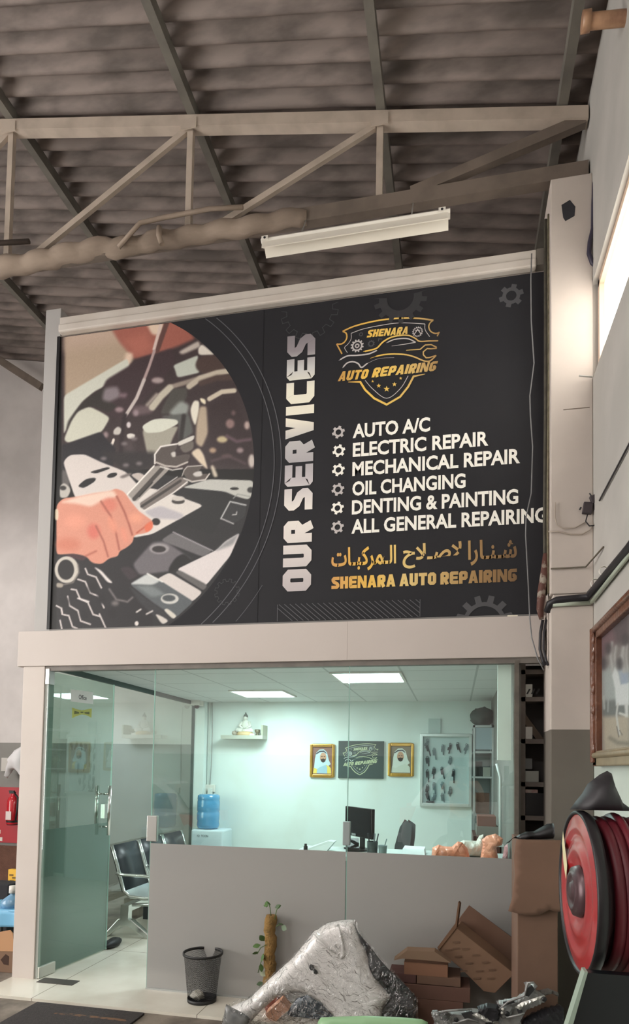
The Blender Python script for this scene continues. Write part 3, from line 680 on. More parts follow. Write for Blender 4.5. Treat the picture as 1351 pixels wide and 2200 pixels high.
def paint():
    for i, L in enumerate(LAY):
        if i and len(L[1]) > 2 and L[0] == 'p': LAY[i] = (L[0], chaikin(L[1], L[0] == 'p'), *L[2:])
    x0, x1, z0, z1 = BX0, CX+CR+.004, BZ0, BZ1-.004; st = .0062
    nx, nz = int((x1-x0)/st)+1, int((z1-z0)/st)+1
    gx, gz = np.meshgrid(np.linspace(x0, x1, nx), np.linspace(z0, z1, nz)); Pw = np.stack([gx.ravel(), np.full(gx.size, BY), gz.ravel()], 1)
    R = np.array([tuple(AX), tuple(AY), tuple(AZ)]); q = (Pw-np.array(tuple(CAM)))@R
    px = np.stack([PX0+FPX*q[:, 0]/q[:, 2], PY0+FPX*q[:, 1]/q[:, 2]], 1)
    rng = np.random.default_rng(4); C = np.zeros((len(px), 3))
    for L in LAY:
        lo, hi = np.array(L[1]).min(0)-25, np.array(L[1]).max(0)+25
        k = np.where(((px > lo) & (px < hi)).all(1))[0]
        if L[0] == 'p': d = edge_dist(px[k], L[1]); bl = L[3]
        else: d = edge_dist(px[k], L[1], False)-L[3]; bl = L[4]
        a = np.clip(.5-d/(2*bl), 0, 1); a = (a*a*(3-2*a))[:, None]
        C[k] = C[k]*(1-a)+np.array(L[2])*a
    C = np.clip(C+rng.normal(0, 2.0, (len(C), 1)), 0, 255)/255
    C = np.where(C <= .04045, C/12.92, ((C+.055)/1.055)**2.4)
    i, j = np.meshgrid(np.arange(nx-1), np.arange(nz-1)); k = (j*nx+i).ravel(); F = np.stack([k, k+1, k+nx+1, k+nx], 1)
    cen = Pw[F].mean(1); F = F[(cen[:, 0]-CX)**2+(cen[:, 2]-CZ)**2 < (CR+.012)**2]
    V = Pw.copy(); V[:, 1] = Y1; V -= np.array(tuple(BN.location))
    me = bpy.data.meshes.new('engine_photograph'); me.from_pydata(V.tolist(), [], F.tolist())
    at = me.color_attributes.new('ink', 'FLOAT_COLOR', 'POINT'); at.data.foreach_set('color', np.c_[C, np.ones(len(C))].astype(np.float32).ravel())
    M = bpy.data.materials.new('printed_photograph'); M.use_nodes = True; nt = M.node_tree; b = nt.nodes['Principled BSDF']; b.inputs['Roughness'].default_value = .5
    a = nt.nodes.new('ShaderNodeVertexColor'); a.layer_name = 'ink'; nt.links.new(a.outputs[0], b.inputs['Base Color'])
    me.materials.append(M); o = bpy.data.objects.new('engine_photograph', me); COL.objects.link(o); o.parent = BN
    o['label'] = 'printed photograph of a hand with spanners over an engine'
paint()
# black ground right of the round photograph, two thin rings
def arc(r, a0, a1, n): return [(CX+r*math.cos(a0+(a1-a0)*i/n), CZ+r*math.sin(a0+(a1-a0)*i/n)) for i in range(n+1)]
def clipz(z): return min(max(z, BZ0+.001), BZ1-.005)
at_ = math.asin(min(1, (BZ1-.005-CZ)/CR)) if BZ1-.005-CZ < CR else math.pi/2; ab_ = -math.asin(min(1, (CZ-BZ0-.001)/CR)) if CZ-BZ0-.001 < CR else -math.pi/2
arcpts = arc(CR, ab_, at_, 96)
mb = MB(); xr = CX+CR+.05
for (p, q) in zip(arcpts[:-1], arcpts[1:]): mb.add([(p[0],Y2,clipz(p[1])),(xr,Y2,clipz(p[1])),(xr,Y2,clipz(q[1])),(q[0],Y2,clipz(q[1]))], [(0,1,2,3)])
if at_ > 1.5: mb.add([(CX,Y2,CZ+CR),(xr,Y2,CZ+CR),(xr,Y2,BZ1-.005),(CX,Y2,BZ1-.005)], [(0,1,2,3)])
mb.build('black_ground', ink_black, BN)
rings = []
for pt in ((590,960), (605,960)):
    p = onY(*pt, BY); rr = p.x-CX
    q = [a for a in arc(rr, -1.45, 1.45, 120) if BZ0 < a[1] < BZ1-.005]
    flat(MB(), strokes2d(q, .006), Y3).build('thin_ring', ink_line, BN)
for pt in ((640,1000),):
    p = onY(*pt, BY); q = [a for a in arc(p.x-CX, -1.1, -.55, 40) if BZ0 < a[1] < BZ1-.005]; flat(MB(), strokes2d(q, .004), Y3).build('thin_ring', ink_line, BN)
def gear2d(cx, cz, r, teeth, ri, w=.5, hole=None):
    """a toothed wheel as quads: outer outline and the ring band"""
    out = []
    for i in range(teeth):
        for f, rad in ((-.5,ri), (-.28,ri), (-.20,r), (.20,r), (.28,ri)):
            a = 2*math.pi*(i+f)/teeth+.26; out.append((cx+rad*math.cos(a), cz+rad*math.sin(a)))
    inn = [(cx+hole*math.cos(math.atan2(p[1]-cz, p[0]-cx)), cz+hole*math.sin(math.atan2(p[1]-cz, p[0]-cx))) for p in out]
    n = len(out); return [(out[i], out[(i+1) % n], inn[(i+1) % n], inn[i]) for i in range(n)], out
def clip_quads(qs, zlo=BZ0+.002): return [tuple((p[0], max(p[1], zlo)) for p in q) for q in qs if max(p[1] for p in q) > zlo+.002]
def gear_px(px, py, rpx, teeth, m, ri=.78, hole=.45, name='gear', outline_only=0):
    c = onY(px, py, BY); e = onY(px+rpx, py, BY); r = abs(e.x-c.x)
    q, o = gear2d(c.x, c.z, r, teeth, r*ri, hole=r*hole)
    if outline_only: q = strokes2d(o, outline_only, True)
    q = [x for x in clip_quads(q) if max(p[1] for p in x) < BZ1-.01]
    return flat(MB(), q, Y3).build(name, m, BN)
gear_px(1098, 636, 27, 6, ink_grey, .72, .42, 'gear_print')
gear_px(1040, 1338, 62, 12, ink_grey, .75, .60, 'gear_print')
gear_px(665, 668, 62, 14, ink_dim, .80, .5, 'gear_print', .005); gear_px(860, 640, 58, 14, ink_faint, .80, .5, 'gear_print')
gear_px(488, 1272, 27, 12, ink_dim, .8, .5, 'gear_print', .004)
# hatched strip
z0 = onY(600,1335,BY).z; z1 = onY(600,1299,BY).z; xa, xb = onY(596,1320,BY).x, onY(902,1320,BY).x; hq = []
for i in range(26):
    x = xa-.03+i*(xb-xa)/25; a, b = (x, z1), (x+.14, z0)
    if b[0] > xb: k = (xb-a[0])/.14; b = (xb, z1+(z0-z1)*k)
    if a[0] < xa: k = (xa-a[0])/.14; a = (xa, z1+(z0-z1)*k)
    if b[0]-a[0] > .01: hq += strokes2d([a, b], .0045)
hq += strokes2d([(xa, z0), (xa, z1)], .004)+strokes2d([(xb, z0), (xb, z1)], .004)
flat(MB(), hq, Y3).build('hatching', ink_line, BN)
# ---- lettering
def glyphs(txt, w=.62, t=.235, gap=.085, space=.30, slant=0.0, seam=0.0):
    """heavy squared capitals, unit height"""
    h = t/2; out = []; x = 0
    for ch in txt:
        if ch == ' ': x += space; continue
        W_ = w; P = []
        def s(pts, closed=False, c=.07, tt=t): P.extend(strokes2d([(a*1.0, b) for a, b in pts], tt, closed, c))
        if ch == 'O': s([(h,h),(W_-h,h),(W_-h,1-h),(h,1-h)], True, .1)
        elif ch == 'U': s([(h,1),(h,h),(W_-h,h),(W_-h,1)], False, .1)
        elif ch == 'R': s([(h,0),(h,1-h),(W_-h,1-h),(W_-h,.46),(h,.46)], False, .07); s([(W_*.5,.46),(W_-h*.95,0)], False, 0)
        elif ch == 'P': s([(h,0),(h,1-h),(W_-h,1-h),(W_-h,.42),(h,.42)], False, .07)
        elif ch == 'S': s([(W_,1-h),(h,1-h),(h,.60),(W_-h,.40),(W_-h,h),(0,h)], False, .09)
        elif ch == 'E':
            s([(W_,1-h),(h,1-h),(h,h),(W_,h)], False, .03); s([(h,.5),(W_*.92,.5)], False, 0, t*.85)
        elif ch == 'C': s([(W_,1-h),(h,1-h),(h,h),(W_,h)], False, .1)
        elif ch == 'G': s([(W_,1-h),(h,1-h),(h,h),(W_-h,h),(W_-h,.48),(W_*.5,.48)], False, .1)
        elif ch == 'I': W_ = t; s([(h,0),(h,1)])
        elif ch == 'T': s([(0,1-h),(W_,1-h)]); s([(W_/2,1-h),(W_/2,0)])
        elif ch == 'H': s([(h,0),(h,1)]); s([(W_-h,0),(W_-h,1)]); s([(h,.5),(W_-h,.5)])
        elif ch == 'N':
            W_ = w*1.12; v = t*.84; s([(v/2,0),(v/2,1)], False, 0, v); s([(W_-v/2,0),(W_-v/2,1)], False, 0, v); P.append(((0,1),(t*.95,1),(W_,0),(W_-t*.95,0)))
        elif ch == 'A':
            W_ = w*1.12; P.append(((0,0),(t*.98,0),(W_/2+t*.28,1),(W_/2-t*.5,1))); P.append(((W_,0),(W_-t*.98,0),(W_/2-t*.28,1),(W_/2+t*.5,1))); s([(W_*.25,.27),(W_*.75,.27)], False, 0, t*.7)
        elif ch == 'V':
            W_ = w*1.0; P.append(((0,1),(t,1),(W_/2+t*.4,0),(W_/2-t*.45,0))); P.append(((W_,1),(W_-t,1),(W_/2-t*.4,0),(W_/2+t*.45,0)))
        out += [tuple((p[0]+x+slant*p[1], p[1]) for p in q) for q in P]
        if seam: out += []
        x += W_+gap
    return out, x-gap
def letter_line(name, txt, a, b, hgt, m, lab=None, **k):
    """block letters from banner point a to b (x, z)"""
    q, L = glyphs(txt, **k); a, b = Vector(a), Vector(b); d = (b-a)/L; u = (b-a).normalized(); n = Vector((-u.y, u.x))*hgt; x = 0
    for wd in txt.split(' '):
        q, Lw = glyphs(wd, **k); flat(MB(), [tuple(a+d*(p[0]+x)+n*p[1] for p in r) for r in q], Y3).build(name, m, BN, label=lab+' '+wd); x += Lw+k.get('gap', .085)+k.get('space', .3)
def bw(px, py): p = onY(px, py, BY); return (p.x, p.z)
silver_ramp = ramp_mat('silver_print', [(0,(190,182,184)),(.12,(214,206,204)),(.3,(240,234,226)),(.42,(196,190,194)),(.5,(176,172,176)),(.58,(190,188,188)),(.66,(244,238,222)),(.78,(244,240,222)),(.86,(206,206,206)),(.93,(150,142,148)),(1,(132,126,132))], 'Z', bw(640,1270)[1], bw(650,715)[1])
a = bw(668,1269); xr_ = bw(668,1269)[0]; 
letter_line('vertical_heading', 'OUR SERVICES', (xr_, a[1]), (xr_, bw(680,716)[1]), xr_-bw(607,1269)[0], silver_ramp, 'tall silver upright lettering', w=.66, t=.27, gap=.075, space=.25)
gold_ramp = ramp_mat('gold_print', [(0,(214,160,90)),(.22,(236,190,84)),(.42,(228,200,130)),(.6,(206,172,110)),(.8,(160,126,80)),(1,(120,92,60))], 'X', bw(712,1250)[0], bw(1110,1240)[0])
gold2 = ramp_mat('logo_gold', [(0,(196,150,84)),(.3,(240,196,92)),(.55,(232,196,104)),(.8,(206,172,110)),(1,(150,118,76))], 'X', bw(722,800)[0], bw(948,800)[0])
zb = bw(712,1266)[1]; zt_ = bw(712,1240)[1]
letter_line('gold_name', 'SHENARA AUTO REPAIRING', (bw(712,1265)[0], zb), (bw(1110,1250)[0], zb), zt_-zb, gold_ramp, 'gold lettering', w=.66, t=.27, gap=.06, space=.26)
def text_mesh(txt, weight=0.0):
    c = bpy.data.curves.new('lettering', 'FONT'); c.body = txt; c.offset = weight; c.resolution_u = 3
    o = bpy.data.objects.new('lettering', c); COL.objects.link(o)
    dg = bpy.context.evaluated_depsgraph_get(); me = bpy.data.meshes.new_from_object(o.evaluated_get(dg))
    bpy.data.objects.remove(o); bpy.data.curves.remove(c)
    return [Vector((v.co.x, v.co.y)) for v in me.vertices], [tuple(p.vertices) for p in me.polygons]
def font_line(mb, txt, x0, x1, z0, hgt, y=None, weight=.03, cap=None):
    """font lettering fitted between x0 and x1 (cap height hgt) on a plane facing -Y"""
    V, F = text_mesh(txt, weight); lo = min(v.x for v in V); hi = max(v.x for v in V); bl = 0 if cap else min(v.y for v in V); ch = cap or (max(v.y for v in V)-bl)
    mb.add([(x0+(v.x-lo)/(hi-lo)*(x1-x0), Y3 if y is None else y, z0+(v.y-bl)/ch*hgt) for v in V], F); return mb
LIST = [('AUTO A/C', 758, 924, 933, 727, 929, ink_silver), ('ELECTRIC REPAIR', 758, 1049, 975, 728, 969, ink_white), ('MECHANICAL REPAIR', 757, 1117, 1017, 727, 1010, ink_white),
        ('OIL CHANGING', 757, 1000, 1058, 726, 1052, ink_silver), ('DENTING & PAINTING', 756, 1113, 1101, 725, 1092, ink_white), ('ALL GENERAL REPAIRING', 755, 1178, 1143, 725, 1133, ink_silver)]
zs = [bw(728,929)[1], bw(728,969)[1], bw(727,1010)[1], bw(726,1052)[1], bw(725,1092)[1], bw(725,1133)[1]]
for i, (t, xa_, xb_, yb, gx, gy, gm) in enumerate(LIST):
    xx0 = bw(xa_, gy)[0]; xx1 = bw(xb_, gy-30)[0]
    if i == 5: t, xx1 = 'ALL GENERAL REPAIRING', .575
    mb = MB(); font_line(mb, t, xx0, min(xx1, 10), zs[i]-.049, .098, weight=.03, cap=.73)
    mb.v = [Vector((min(v.x, .552), v.y, v.z)) for v in mb.v]
    mb.build('list_line', ink_white, BN, label='white lettering '+t)
    c = bw(gx, gy); q, o = gear2d(c[0], c[1], .046, 6, .034, hole=.020)
    flat(MB(), q, Y3).build('gear_bullet', gm, BN)
AR = ['\ufe95\ufe8e\u0640\ufe92\ufedb\ufeae\ufee4\u0640\ufedf\ufe8d', '\ufea1\ufefc\u0640\ufebb\ufefb', '\ufe8d\ufead\ufe8e\u0640\ufee8\u0640\ufeb7']
mb = MB()
for t, a, b in ((AR[0], 712, 851), (AR[1], 865, 993), (AR[2], 1005, 1110)):
    base = bw(712,1216)[1]; font_line(mb, t, bw(a,1200)[0], bw(b,1200)[0], base-.045, .17, weight=.026)
mb.build('gold_arabic_line', gold_ramp, BN, label='gold Arabic lettering above the gold name')
# ---- the round-shouldered shield logo with a car outline and a spanner
def logo(parent, T, y, mg, mw, md, k=1.0):
    """T maps logo drawing coordinates to (x, z); k scales stroke widths"""
    def L(pts, w, closed=False): return strokes2d([T(*p) for p in pts], [a*k for a in w] if isinstance(w, (list, tuple)) else w*k, closed)
    def sm(pts, n=6):
        out = []; P = [pts[0]]+list(pts)+[pts[-1]]
        for i in range(1, len(P)-2):
            for j in range(n):
                t = j/n; out.append(tuple(.5*((2*P[i][c])+(-P[i-1][c]+P[i+1][c])*t+(2*P[i-1][c]-5*P[i][c]+4*P[i+1][c]-P[i+2][c])*t*t+(-P[i-1][c]+3*P[i][c]-3*P[i+1][c]+P[i+2][c])*t**3) for c in (0,1)))
        return out+[pts[-1]]
    g = []
    g += L(sm([(215,245),(330,195),(500,150),(680,122),(860,112),(1000,118),(1122,135)]), .011)
    g += L(sm([(215,245),(250,265),(256,310),(235,350),(200,372),(155,372)]), .010)+L([(155,372),(208,470)], .010)
    g += L(sm([(1122,135),(1090,160),(1076,200),(1095,245),(1140,266),(1180,258)]), .009)+L([(1182,250),(1160,295)], .009)
    g += L(sm([(420,448),(500,432),(560,410),(620,350),(700,305),(800,285),(880,288),(940,315),(985,345),(1080,342),(1170,340)]), [.003]+[.011]*20+[.009]*20+[.008])
    g += L(sm([(490,515),(600,483),(720,472),(840,478),(930,500),(1020,538),(1075,545),(1110,525),(1150,486)]), [.003]+[.010]*12)
    g += L([(850,435),(990,425),(1040,382),(1100,378),(1150,402),(1150,415),(1100,420),(1060,418),(1022,450),(1022,480),(1050,510),(1080,508),(1150,486)], [.004]+[.0085]*12)
    g += L([(270,752),(390,750),(440,830),(530,915),(655,978),(790,900),(870,800),(925,695),(1040,672)], [.004]+[.014]*7+[.004])
    for x, y_, r in ((515,745,15),(576,790,24),(655,822,32),(733,775,24),(795,715,17)):
        p = [(x+(r if i % 2 == 0 else r*.42)*math.sin(i*math.pi/5), y_-(r if i % 2 == 0 else r*.42)*math.cos(i*math.pi/5)) for i in range(10)]
        g += [tuple(T(*q) for q in (p[i], p[(i+1) % 10], (x, y_), (x, y_))) [:3] for i in range(10)]
    w_ = []
    w_ += L(sm([(175,538),(260,492),(360,485),(470,472),(560,435)]), [.002]+[.010]*18+[.003])
    w_ += L(sm([(213,612),(260,562),(320,550),(370,568),(405,606),(470,562),(580,518),(730,508)]), [.003]+[.010]*20+[.002]*10)
    w_ += L(sm([(650,362),(740,325),(860,318),(945,355)]), [.002]+[.008]*12)+L([(945,355),(830,375),(705,392)], [.006,.005,.002])
    w_ += L(sm([(440,735),(520,825),(655,915),(790,820),(870,690)]), .0045)
    w_ += L(sm([(300,265),(420,222),(600,185),(800,160),(1038,172)]), .005)+L(sm([(300,265),(300,320),(270,370),(235,408),(262,458)]), .004)+L(sm([(1038,172),(1040,230),(1085,298)]), .004)
    def gr(cx, cy, r, teeth, hole): 
        c = T(cx, cy); e = T(cx+r, cy); return gear2d(c[0], c[1], abs(e[0]-c[0]), teeth, abs(e[0]-c[0])*.8, hole=abs(e[0]-c[0])*hole)[0]
    w_ += gr(360, 390, 66, 12, .58)+gr(360, 390, 26, 12, .4)+gr(965, 250, 55, 16, .72)
    w_ += L([(930,275),(965,225),(1000,275)], .006)+L([(940,235),(990,235)], .005)
    d_ = gr(500, 368, 36, 10, .5)+gr(398, 275, 22, 8, .5)+L([(572,345),(575,320),(610,322)], .006)
    def word(txt, a, b, h, sl): 
        q, Ln = glyphs(txt, w=.62, t=.25, gap=.07, space=.24, slant=sl); A, B_ = Vector(a), Vector(b); d = (B_-A)/Ln
        return [tuple(T(*(A+d*p[0]+Vector((0,-h))*p[1])) for p in r) for r in q]
    g += word('SHENARA', (455,308), (862,270), 74, .25)+word('AUTO', (165,745), (455,718), 95, .28)+word('REPAIRING', (503,708), (1140,640), 95, .26)
    flat(MB(), g, y).build('logo_gold', mg, parent, label='gold logo lines and lettering'); flat(MB(), w_, y).build('logo_white', mw, parent); 
    n1 = len(gr(500, 368, 36, 10, .5)); n2 = n1+len(gr(398, 275, 22, 8, .5))
    for q in (d_[:n1], d_[n1:n2], d_[n2:]): flat(MB(), q, y).build('logo_gear', md, parent)
logo(BN, lambda a, b: bw(690+a/4.6586, 660+b/4.6586), Y3, gold2, ink_silver, ink_grey)
# worn edge: bits of the rail and the lit slot under the banner
mb = MB(); p = onY(1090,1322,-.03); q = onY(1112,1330,-.03); mb.box(p.x, q.x, -.03, -.014, q.z, p.z); mb.build('foil_patch', mat('foil_patch', (238,232,214), .3), BN)
mb = MB(); mb.box(BX0, BX1-.02, -.022, -.0125, 2.609, 2.621); mb.build('bottom_strip', mat('grey_strip', (120,118,116), .5), BN)
# Office sign lettering (lies on the paper)
V, F = text_mesh('Office', .02); w_ = max(v.x for v in V); p0 = on_door(169,1499,.0074); du = (on_door(186,1501,.0074)-p0)
mb = MB(); mb.add([p0+DU*(v.x/w_*du.dot(DU))+Vector((0,0,v.y/w_*du.dot(DU)*1.35-.01)) for v in V], F); mb.build('lettering', mat('print_grey_text', (110,106,110), .7), sg)
# ------------------------------------------------------------------ office ceiling lights
panel_m = mat('light_panel', (235,250,255), .5, emit=(225,246,255), estr=PANEL_E)
def ceiling_panel(x, y, lab):
    t = thing('ceiling_light', lab, 'ceiling light', (x, y, 2.392), group='square office light panels')
    mb = MB(); mb.box(x-.29, x+.29, y-.29, y+.29, 2.394, 2.398); mb.build('diffuser', panel_m, t)
    mb = MB()
    for a in ((-.3,-.28,-.3,.3),(.28,.3,-.3,.3),(-.28,.28,-.3,-.28),(-.28,.28,.28,.3)): mb.box(x+a[0], x+a[1], y+a[2], y+a[3], 2.390, 2.404)
    mb.build('frame', white_m, t)
    ld = bpy.data.lights.new('panel_glow', 'AREA'); ld.size = .56; ld.energy = PANEL_W; ld.color = (.86,1.0,.99); lo = bpy.data.objects.new('panel_glow', ld); COL.objects.link(lo); lo.location = (0,0,-.006); lo.parent = t
    return t
ceiling_panel(-.74, 1.21, 'square glowing ceiling panel nearest the office glass')
ceiling_panel(-2.05, 2.35, 'smaller looking glowing ceiling panel deep in the office')

# ------------------------------------------------------------------ back wall things
YB = 3.255
def bp(px, py, y=YB): p = onY(px, py, y); return p.x, p.z
def picture(name, lab, x0, y0, x1, y1, cat, frame_m, group=None):
    a, b = bp(x0, y0); c, d = bp(x1, y1)
    t = thing(name, lab, cat, ((a+c)/2, YB, d), group=group); return t, a, c, d, b
gold_frame = mat('gold_frame', (206,160,74), .3, .7, c2=(160,110,56), scale=6)
def portrait(lab, x0, y0, x1, y1, backc, robe, cloak, scarf, turn):
    t, xa, xb, za, zb = picture('framed_portrait', lab, x0, y0, x1, y1, 'picture', gold_frame, 'gold framed portraits'); w = xb-xa; h = zb-za; f = w*.11
    mb = MB()
    for q in ((xa,xa+f,za,zb),(xb-f,xb,za,zb),(xa+f,xb-f,za,za+f),(xa+f,xb-f,zb-f,zb)): mb.box(q[0], q[1], YB-.03, YB, q[2], q[3])
    mb.build('frame', gold_frame, t, bevel=.008)
    mb = MB(); mb.box(xa+f, xb-f, YB-.012, YB-.004, za+f, zb-f); mb.build('backing', mat('portrait_ground', backc, .6), t)
    X = lambda u: xa+w*u; Z = lambda v: za+h*v
    def shp(nm, pts, c, k, par=None):
        mb = MB(); mb.add([(X(u), YB-.013-k*.0008, Z(v)) for u, v in pts], [tuple(range(len(pts)))]); return mb.build(nm, mat(nm+'_ink', c, .6), par or t)
    def ov(cx, cy, rx, ry, n=18): return [(cx+rx*math.cos(2*math.pi*i/n), cy+ry*math.sin(2*math.pi*i/n)) for i in range(n)]
    shp('cloak', [(.13,.11),(.16,.30),(.34,.40),(.68,.40),(.84,.28),(.86,.11)], cloak, 0)
    shp('robe', [(.28,.11),(.30,.34),(.40,.40),(.62,.40),(.70,.30),(.70,.11)], robe, 1)
    hs = shp('headscarf', [(.17,.28),(.20,.55),(.25,.74),(.38,.84),(.55,.85),(.68,.76),(.76,.52),(.84,.40),(.74,.34),(.66,.38),(.40,.30),(.30,.24)], scarf, 2)
    cx = .5+turn
    fc_ = shp('face', ov(cx, .60, .13, .15), (196,150,122), 3)
    shp('beard', [(cx-.11,.56),(cx-.05,.55),(cx,.57),(cx+.06,.55),(cx+.11,.57),(cx+.08,.47),(cx,.44),(cx-.07,.47)], (56,42,38), 4, fc_)
    shp('eyes', [(cx-.08,.635),(cx-.02,.64),(cx-.02,.62),(cx-.08,.615)], (50,40,36), 4, fc_); shp('eyes', [(cx+.02,.64),(cx+.08,.635),(cx+.08,.615),(cx+.02,.62)], (50,40,36), 4, fc_)
    shp('head_cord', [(.24,.72),(.38,.80),(.56,.81),(.66,.74),(.66,.71),(.55,.77),(.39,.76),(.25,.69)], (40,42,56), 5, hs)
    return t
portrait('gold framed portrait of a man in white headscarf and yellow cloak, beside the desk logo', 667, 1599, 719, 1670, (132,92,80), (158,190,206), (226,200,92), (190,212,220), .03)
portrait('gold framed pale portrait of a bearded man in white, next to the key board', 834, 1597, 889, 1668, (128,114,96), (206,212,200), (206,212,200), (214,220,212), -.02)
t, xa, xb, za, zb = picture('logo_canvas', 'dark square canvas with the shield car logo between two portraits', 728, 1592, 824, 1673, 'canvas', None)
mb = MB(); mb.box(xa, xb, YB-.025, YB, za, zb); mb.build('canvas', mat('canvas_green_black', (58,72,72), .6), t)
logo(t, lambda a, b: (xa+(xb-xa)*(.10+.80*(a-150)/1060), zb-(zb-za)*(.06+.86*(b-100)/890)), YB-.0262, mat('dull_gold', (196,204,168), .5), mat('dull_white', (206,216,212), .5), mat('dull_grey', (120,136,134), .5), .55*.0+.62)
# shelf with seated figure
s_ = thing('wall_shelf', 'small grey wall shelf with raised end holding a seated figurine', 'shelf', (-2.55, YB, 1.92))
a = bp(480,1588,YB-.1); b = bp(566,1576,YB-.1); zsh = a[1]
mb = MB(); mb.box(a[0], b[0]+.02, YB-.20, YB, zsh, zsh+.045); mb.build('board', mat('shelf_grey', (176,178,166), .6), s_)
mb = MB(); mb.box(b[0], b[0]+.02, YB-.20, YB, zsh+.045, zsh+.17); mb.build('end_panel', mat('shelf_end', (168,170,150), .6), s_)
ztop = zsh+.045; cx = bp(527,1580,YB-.1)[0]; cy = YB-.1
fg = thing('seated_figurine', 'small white seated figurine with pointed crown on the wall shelf', 'figurine', (cx, cy, ztop))
fm = mat('figurine_white', (214,214,204), .5); fgold = mat('figurine_gold', (206,178,134), .5)
mb = MB(); mb.lathe([(ztop,.10),(ztop+.02,.11),(ztop+.045,.085),(ztop+.06,.0)], (cx,cy,0), 'Z', 20); mb.build('base', fgold, fg)
mb = MB(); mb.ball((cx,cy,ztop+.13), (.05,.038,.07)); mb.tube([(cx-.045,cy-.005,ztop+.165),(cx-.068,cy-.02,ztop+.115),(cx-.02,cy-.045,ztop+.085)], [.02,.017,.012], 8); mb.tube([(cx+.045,cy-.005,ztop+.165),(cx+.068,cy-.02,ztop+.115),(cx+.02,cy-.045,ztop+.085)], [.02,.017,.012], 8)
mb.tube([(cx-.03,cy,ztop+.075),(cx-.09,cy-.035,ztop+.065),(cx+.02,cy-.06,ztop+.06)], [.03,.026,.018], 8); mb.tube([(cx+.03,cy,ztop+.075),(cx+.09,cy-.035,ztop+.065),(cx-.02,cy-.065,ztop+.062)], [.03,.026,.018], 8); mb.ball((cx,cy-.005,ztop+.215), (.028,.028,.034)); mb.build('body', fm, fg)
mb = MB(); mb.lathe([(ztop+.225,.03),(ztop+.25,.024),(ztop+.265,.012),(ztop+.29,.002)], (cx,cy,0), 'Z', 14); mb.build('crown', mat('figurine_crown', (92,96,92), .5), fg)
mb = MB(); p = bp(505,1572,YB-.1); crumple(mb, (p[0],cy,ztop+.03), (.04,.03,.03), 5, .3); mb.build('flower_offering', mat('dried_flower', (186,176,160), .9), label='pale flower offering beside the figurine on the shelf', cat='flowers')
p = bp(553,1572,YB-.1); mb = MB(); mb.lathe([(ztop,.022),(ztop+.01,.012),(ztop+.03,.014),(ztop+.045,.034),(ztop+.075,.036),(ztop+.07,.028),(ztop+.04,.0)], (p[0],cy,0), 'Z', 16); mb.build('offering_cup', mat('dull_brass', (132,128,104), .4, .5), label='small brass cup at the end of the wall shelf', cat='cup')
mb = MB(); p = bp(545,1580,YB-.1); mb.box(p[0]-.03, p[0]+.03, cy-.07, cy-.02, ztop, ztop+.022); mb.build('matchbox', white_m, label='small white box on the wall shelf before the cup', cat='box')
# camera dome, conduit and socket
t = thing('dome_camera', 'small dark dome camera under the ceiling at the corner column', 'camera', (-3.13, 3.05, 2.30))
mb = MB(); mb.box(-3.19,-3.07,3.02,3.14,2.345,2.405); mb.build('mount', white_m, t); mb = MB(); mb.lathe([(2.305,.0),(2.312,.018),(2.325,.030),(2.345,.034)], (-3.13,3.08,0), 'Z', 18); mb.build('dome', black_gloss, t)
t = thing('cable_conduit', 'thin white cable conduit running down to the wall socket', 'conduit', (-3.03, YB, 1.36))
mb = MB(); mb.box(-3.04,-3.015,YB-.02,YB,1.36,2.40); mb.build('channel', mat('conduit', (206,212,206), .5), t); mb = MB(); mb.tube([(-3.0,YB-.005,2.40),(-2.985,YB-.005,2.0),(-2.99,YB-.005,1.6),(-3.0,YB-.01,1.37)], .004, 6); mb.build('cable', wire_m, t)
t = thing('wall_socket', 'white double wall socket with plugs above the water bottle', 'socket', (-3.05, YB, 1.26))
mb = MB(); mb.box(-3.12,-2.93,YB-.03,YB,1.28,1.37); mb.build('plate', white_m, t, bevel=.004)
for x in (-3.06,-2.98): mb = MB(); mb.box(x-.025,x+.025,YB-.075,YB-.03,1.25,1.33); pg = mb.build('plug', mat('plug_white', (214,218,212), .5), t, bevel=.003); mb = MB(); mb.tube([(x,YB-.05,1.25),(x,YB-.06,1.1),(x+.03,YB-.04,.9)], .004, 6); mb.build('cord', wire_m, pg)
# water dispenser
xa, zz = bp(413,1781,2.9); xb, _ = bp(481,1781,2.9)
t = thing('water_dispenser', 'white water dispenser standing in the corner behind the bench', 'dispenser', ((xa+xb)/2, 3.0, 0))
mb = MB(); mb.box(xa, xb, 2.86, 3.2, 0, zz); mb.build('cabinet', mat('dispenser_white', (206,220,226), .4), t, bevel=.02)
mb = MB(); mb.box(xa+.04, xb-.04, 2.84, 2.862, .35, .6); mb.build('tap_recess', mat('dispenser_grey', (150,160,166), .4), t)
V, F = text_mesh('IQ  TCON', .02); 
mb = MB(); wdt = max(v.x for v in V); mb.add([(xa+.08+v.x/wdt*.14, 2.857, zz-.085+v.y*.035) for v in V], F); mb.build('lettering', mat('dispenser_print', (110,118,124), .6), t)
mb = MB(); cxd = (bp(421,1703,2.98)[0]+bp(474,1703,2.98)[0])/2; rj = .135
prof = [(zz+.0,.05),(zz+.012,rj*.92),(zz+.05,rj),(zz+.10,rj*.96),(zz+.115,rj),(zz+.19,rj),(zz+.205,rj*.95),(zz+.22,rj),(zz+.33,rj),(zz+.345,rj*.96),(zz+.36,rj),(zz+.40,rj*.97),(zz+.415,rj*.80),(zz+.418,.0)]
mb.lathe(prof, (cxd,3.0,0), 'Z', 28)
